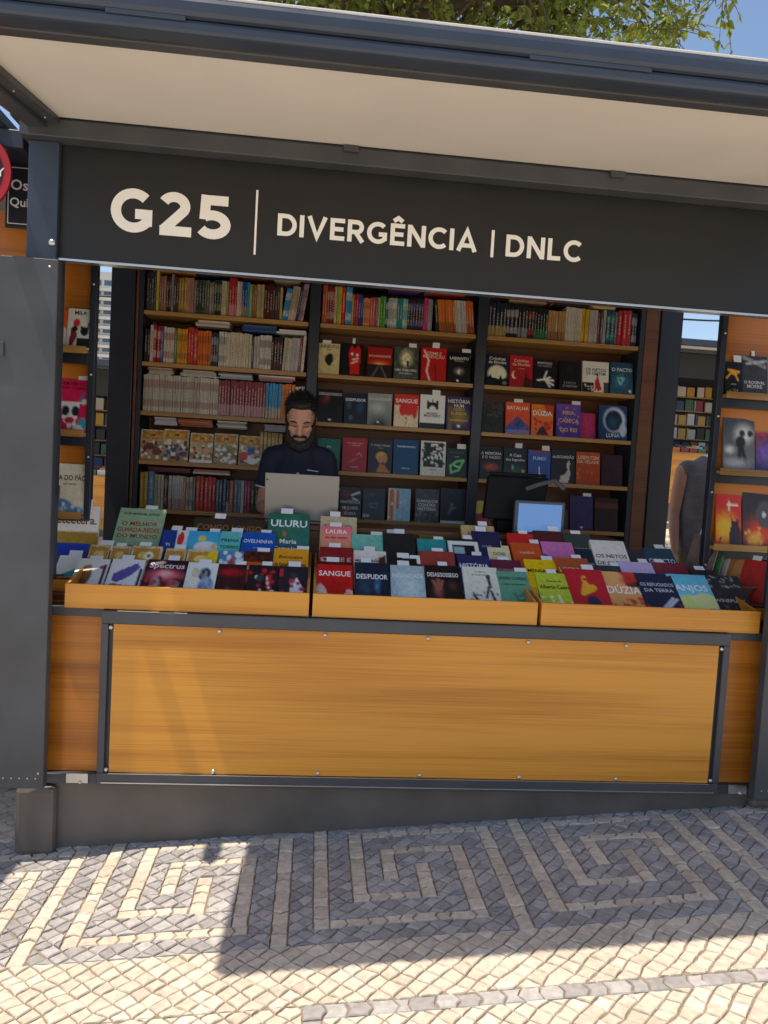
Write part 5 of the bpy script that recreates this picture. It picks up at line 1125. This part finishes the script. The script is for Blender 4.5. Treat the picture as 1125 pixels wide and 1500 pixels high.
figure('top', wm, [('t', [(px_, py_, fz+.88), (px_, py_, fz+1.2), (px_, py_, fz+1.42)], [.152, .145, .136])]+[('t', [(px_+q_, py_, fz+.9), (px_+q_*1.1, py_, fz+1.38)], [.135, .12]) for q_ in (-.06, .06)]+[('t', [(px_-.15, py_, fz+1.44), (px_+.15, py_, fz+1.44)], [.069, .069])], 'grey_top', .01, 4)
figure('trousers', wm, [('t', [(px_+s_*.09, py_, fz+.88), (px_+s_*.095, py_, fz+.5), (px_+s_*.1, py_, fz+.08)], [.11, .08, .065]) for s_ in (-1, 1)] + [('b', (px_, py_, fz+.9), (.165, .14, .1))], 'khaki', .012, 4)
figure('hair', wm, [('b', (hx, py_-.02, fz+1.71), (.088, .1, .1)), ('b', (hx, py_-.06, fz+1.63), (.075, .055, .1))], 'hair', .008, 2)

# ------------------------------------------------------------------ other stalls of the fair
def fair_stall(x, y, z, lbl, grp='other stalls of the fair'):
    s_ = thing('fair_stall', (x, y, z), lbl, 'stall', grp); W2 = 1.55
    def p(name, b_, mt, bev=.003): return boxpart(name, s_, (x+b_[0], x+b_[1], y+b_[2], y+b_[3], z+b_[4], z+b_[5]), mt, bev)
    p('roof', (-W2-.1, W2+.1, 0, 1.8, 2.78, 2.85), 'steel_blue'); p('fascia', (-W2, W2, .03, .06, 2.28, 2.71), 'sign_black'); p('header_beam', (-W2-.05, W2+.05, -.02, .1, 2.711, 2.779), 'steel_blue')
    p('back_wall', (-W2, W2, 1.7, 1.72, .1, 2.77), 'navy_metal'); p('side_wall', (-W2, -W2+.03, .5, 1.699, .1, 2.77), 'navy_metal'); p('side_wall', (W2-.03, W2, .5, 1.699, .1, 2.77), 'navy_metal')
    p('counter_front', (-W2, W2, .05, .08, .1, .98), 'wood'); p('counter_top', (-W2, W2, .04, .6, .981, 1.0), 'wood_shelf'); p('plinth', (-W2, W2, .02, 1.72, -.25, .099), 'steel_plinth')
    for q in (-W2, W2-.1): p('post', (q, q+.1, -.02, .029, .1, 2.71), 'steel_blue')
    k = MB(); k.hexa([(x-W2, y-.85, z+2.68), (x+W2, y-.85, z+2.68), (x-W2, y-.03, z+2.77), (x+W2, y-.03, z+2.77), (x-W2, y-.85, z+2.70), (x+W2, y-.85, z+2.70), (x-W2, y-.03, z+2.79), (x+W2, y-.03, z+2.79)], 'cream_panel'); k.build('awning_panel', s_)
    p('awning_bar', (-W2-.05, W2+.05, -.95, -.851, 2.66, 2.76), 'steel_blue', .01)
    bk = MB()
    for r_ in range(5):
        zz = 1.05+.27*r_; p('shelf', (-W2+.03, W2-.03, 1.45, 1.699, zz-.02, zz), 'wood_shelf', 0)
        xx = -W2+.06
        while xx < W2-.2:
            face = random.random() < .6; wd = random.uniform(.13, .17) if face else random.uniform(.02, .04); ht = random.uniform(.18, .22)
            c_ = shade(random.choice(['c8c0b0', '282c38', '903030', 'd0a040', '305080', '407050', 'd8d4cc', '181818']), 1); bk.box(x+xx, x+xx+wd*.94, y+1.47, y+1.6, z+zz+.001, z+zz+ht, 'spine', c_); xx += wd+(.02 if face else 0)
    for r_ in range(3):
        xx = -W2+.06
        while xx < W2-.2: c_ = shade(random.choice(['d8d4cc', '903030', 'd07030', '305080', '407050', '282c38', 'e0c060']), 1); bk.box(x+xx, x+xx+.14, y+.12+.12*r_, y+.2+.12*r_, z+1.001, z+1.08+.03*r_, 'spine', c_); xx += .16
    o = bk.build('books', s_, color=True); o['kind'] = 'stuff'
    return s_
fair_stall(8.0, 9.4, gz(8, 9.4)+.1, 'stall across the lawn seen past the grey topped person', 'stalls of the row behind')
fair_stall(4.4, 9.4, gz(4.4, 9.4)+.1, 'stall of the row behind, straight back from the bookcase', 'stalls of the row behind')
fair_stall(-3.2, 9.4, gz(-3.2, 9.4)+.0, 'stall of the row behind seen past the picture book rack', 'stalls of the row behind')
fair_stall(-6.8, 9.4, gz(-6.8, 9.4)-.02, 'stall of the row behind, next to the one past the picture book rack', 'stalls of the row behind'); fair_stall(.8, 9.4, gz(.8, 9.4)+.05, 'stall of the row behind, hidden by the packed bay', 'stalls of the row behind')
fair_stall(-2.72, .0, gz(-2.6, 0)+.02, 'next stall along, on the picture book rack side', 'neighbouring stalls'); fair_stall(5.5, .0, gz(5.4, 0)-.05, 'next stall along, on the comic rack side', 'neighbouring stalls')

# ------------------------------------------------------------------ tree, tower block, mast, cable
def tree(x, y, lbl, cz, rx, ry, rz_, ncl, sd_, leaf=.15):
    r = random.Random(sd_); z0 = gz(x, y); t_ = thing('tree', (x, y, z0), lbl, 'tree', 'trees behind the stalls')
    k = MB(); k.tube([(x, y, z0-.1), (x+.05, y, z0+1.2), (x-.05, y+.05, z0+2.6), (x+.08, y, cz-rz_*.35)], [.26, .2, .17, .13], 12, 'bark'); k.build('trunk', t_, smooth=True)
    kl = MB(); kc = MB(); cl = []
    for _ in range(ncl):
        while True:
            p = Vector((r.uniform(-1, 1), r.uniform(-1, 1), r.uniform(-1, 1)))
            if .25 < p.length < 1: break
        p = p*(.75+.25*r.random()); cl.append(Vector((x+p.x*rx, y+p.y*ry, cz+p.z*rz_)))
    top = Vector((x+.08, y, cz-rz_*.35))
    limbs = [top+Vector((math.cos(a)*rx*.5, math.sin(a)*ry*.5, rz_*(.1+.5*r.random()))) for a in [i*2*math.pi/7 for i in range(7)]]
    for l_ in limbs: mid = (top+l_)/2+Vector((0, 0, .15)); kl.tube([top, mid, l_], [.10, .07, .04], 8, 'bark')
    for c_ in cl:
        l_ = min(limbs, key=lambda q: (q-c_).length); mid = (l_+c_)/2+Vector((r.uniform(-.2, .2), r.uniform(-.2, .2), .12)); kl.tube([l_, mid, c_], [.035, .02, .007], 5, 'bark')
        tone = r.uniform(.75, 1.25)
        for _ in range(8):                            # drooping twigs carrying alternate leaves
            td = Vector((r.uniform(-1, 1), r.uniform(-1, 1), r.uniform(-.7, .6))).normalized(); TL = r.uniform(.35, .75); pts = [c_+td*TL*q+Vector((0, 0, -.35*TL*q*q)) for q in (0, .33, .66, 1)]
            kl.tube(pts, [.006, .005, .004, .002], 3, 'bark', cap=False)
            for q in range(int(TL/.055)+3):
                u_ = min(.999, (q+r.random())/(TL/.055+3)); i_ = int(u_*3); pz = pts[i_].lerp(pts[i_+1], u_*3-i_); L = leaf*r.uniform(.55, 1.2)
                dr = (td*.6+Vector((r.uniform(-1, 1), r.uniform(-1, 1), r.uniform(-1.4, .3)))).normalized(); sd2 = dr.cross(Vector((r.uniform(-1, 1), r.uniform(-1, 1), r.uniform(-1, 1)))).normalized(); nn = dr.cross(sd2)
                g_ = r.uniform(.7, 1.3)*tone; col = (.2*g_+r.uniform(0, .08), .28*g_, .045*g_); wl = r.uniform(.2, .32)
                p1, p2 = pz+dr*L*.35+sd2*L*wl+nn*L*.07, pz+dr*L*.35-sd2*L*wl+nn*L*.07; p3, p4 = pz+dr*L*.7+sd2*L*wl*.65+nn*L*.03, pz+dr*L*.7-sd2*L*wl*.65+nn*L*.03; e_ = pz+dr*L-nn*L*.08
                kc.face([pz, p1, p3, e_], 'leaf', col); kc.face([pz, e_, p4, p2], 'leaf', col)
    kl.build('limbs', t_, smooth=True); o = kc.build('crown', t_, color=True); o['kind'] = 'stuff'
tree(1.2, 5.6, 'broad leafed tree rising behind the stall roof, its crown over the awning', 7.0, 4.0, 2.4, 2.2, 330, 3, .11)
tree(10.8, 16, 'distant small tree behind the stall row beyond the passage', 3.7, 1.8, 1.6, .9, 50, 5, .1)
bx0, by0 = -70, 250; tb = thing('tower_block', (bx0, by0, -1), 'far pale apartment tower with rows of balconies', 'building')
boxpart('wall', tb, (bx0-14, bx0+14, by0, by0+16, -1, 57), 'concrete', 0); boxpart('roof_house', tb, (bx0-5, bx0+6, by0+3, by0+10, 57.01, 60), 'concrete', 0)
wk = MB(); wk.box(-1.5, 1.5, -.12, -.02, 0, 1.7, 'glass_far'); wm_ = wk.mesh('window'); bk = MB(); bk.box(-13.8, 13.8, -1.4, -.02, 0, .9, 'concrete'); bm_ = bk.mesh('balcony')
for fl_ in range(18):
    z = 2+fl_*3.05
    o = bpy.data.objects.new('balcony', bm_); C.objects.link(o); o.parent = tb; o.location = (0, 0, z+1-.9)
    for i in range(7): o = bpy.data.objects.new('window', wm_); C.objects.link(o); o.parent = tb; o.location = (-12+4*i, 0, z+2.05)
k = MB(); k.tube([(132, 300, 0), (132, 300, 50), (132, 300, 58), (132, 300, 72)], [1.2, .9, .6, .25], 8, 'mast'); k.tube([(132, 300, 56), (132, 300, 57.5)], 2.2, 10, 'mast'); k.tube([(132, 300, 62), (132, 300, 63)], 1.4, 10, 'mast'); tag(k.build('mast'), 'far slender red and white antenna mast on the skyline', 'mast')
k = MB(); k.tube([(-8+2.4*i, 7.6, 3.32+.09*i-.12*math.sin(i*math.pi/4 % math.pi)) for i in range(9)], .014, 6, 'cable'); tag(k.build('cable'), 'thin black cable strung across the sky gap beyond the passage', 'cable')
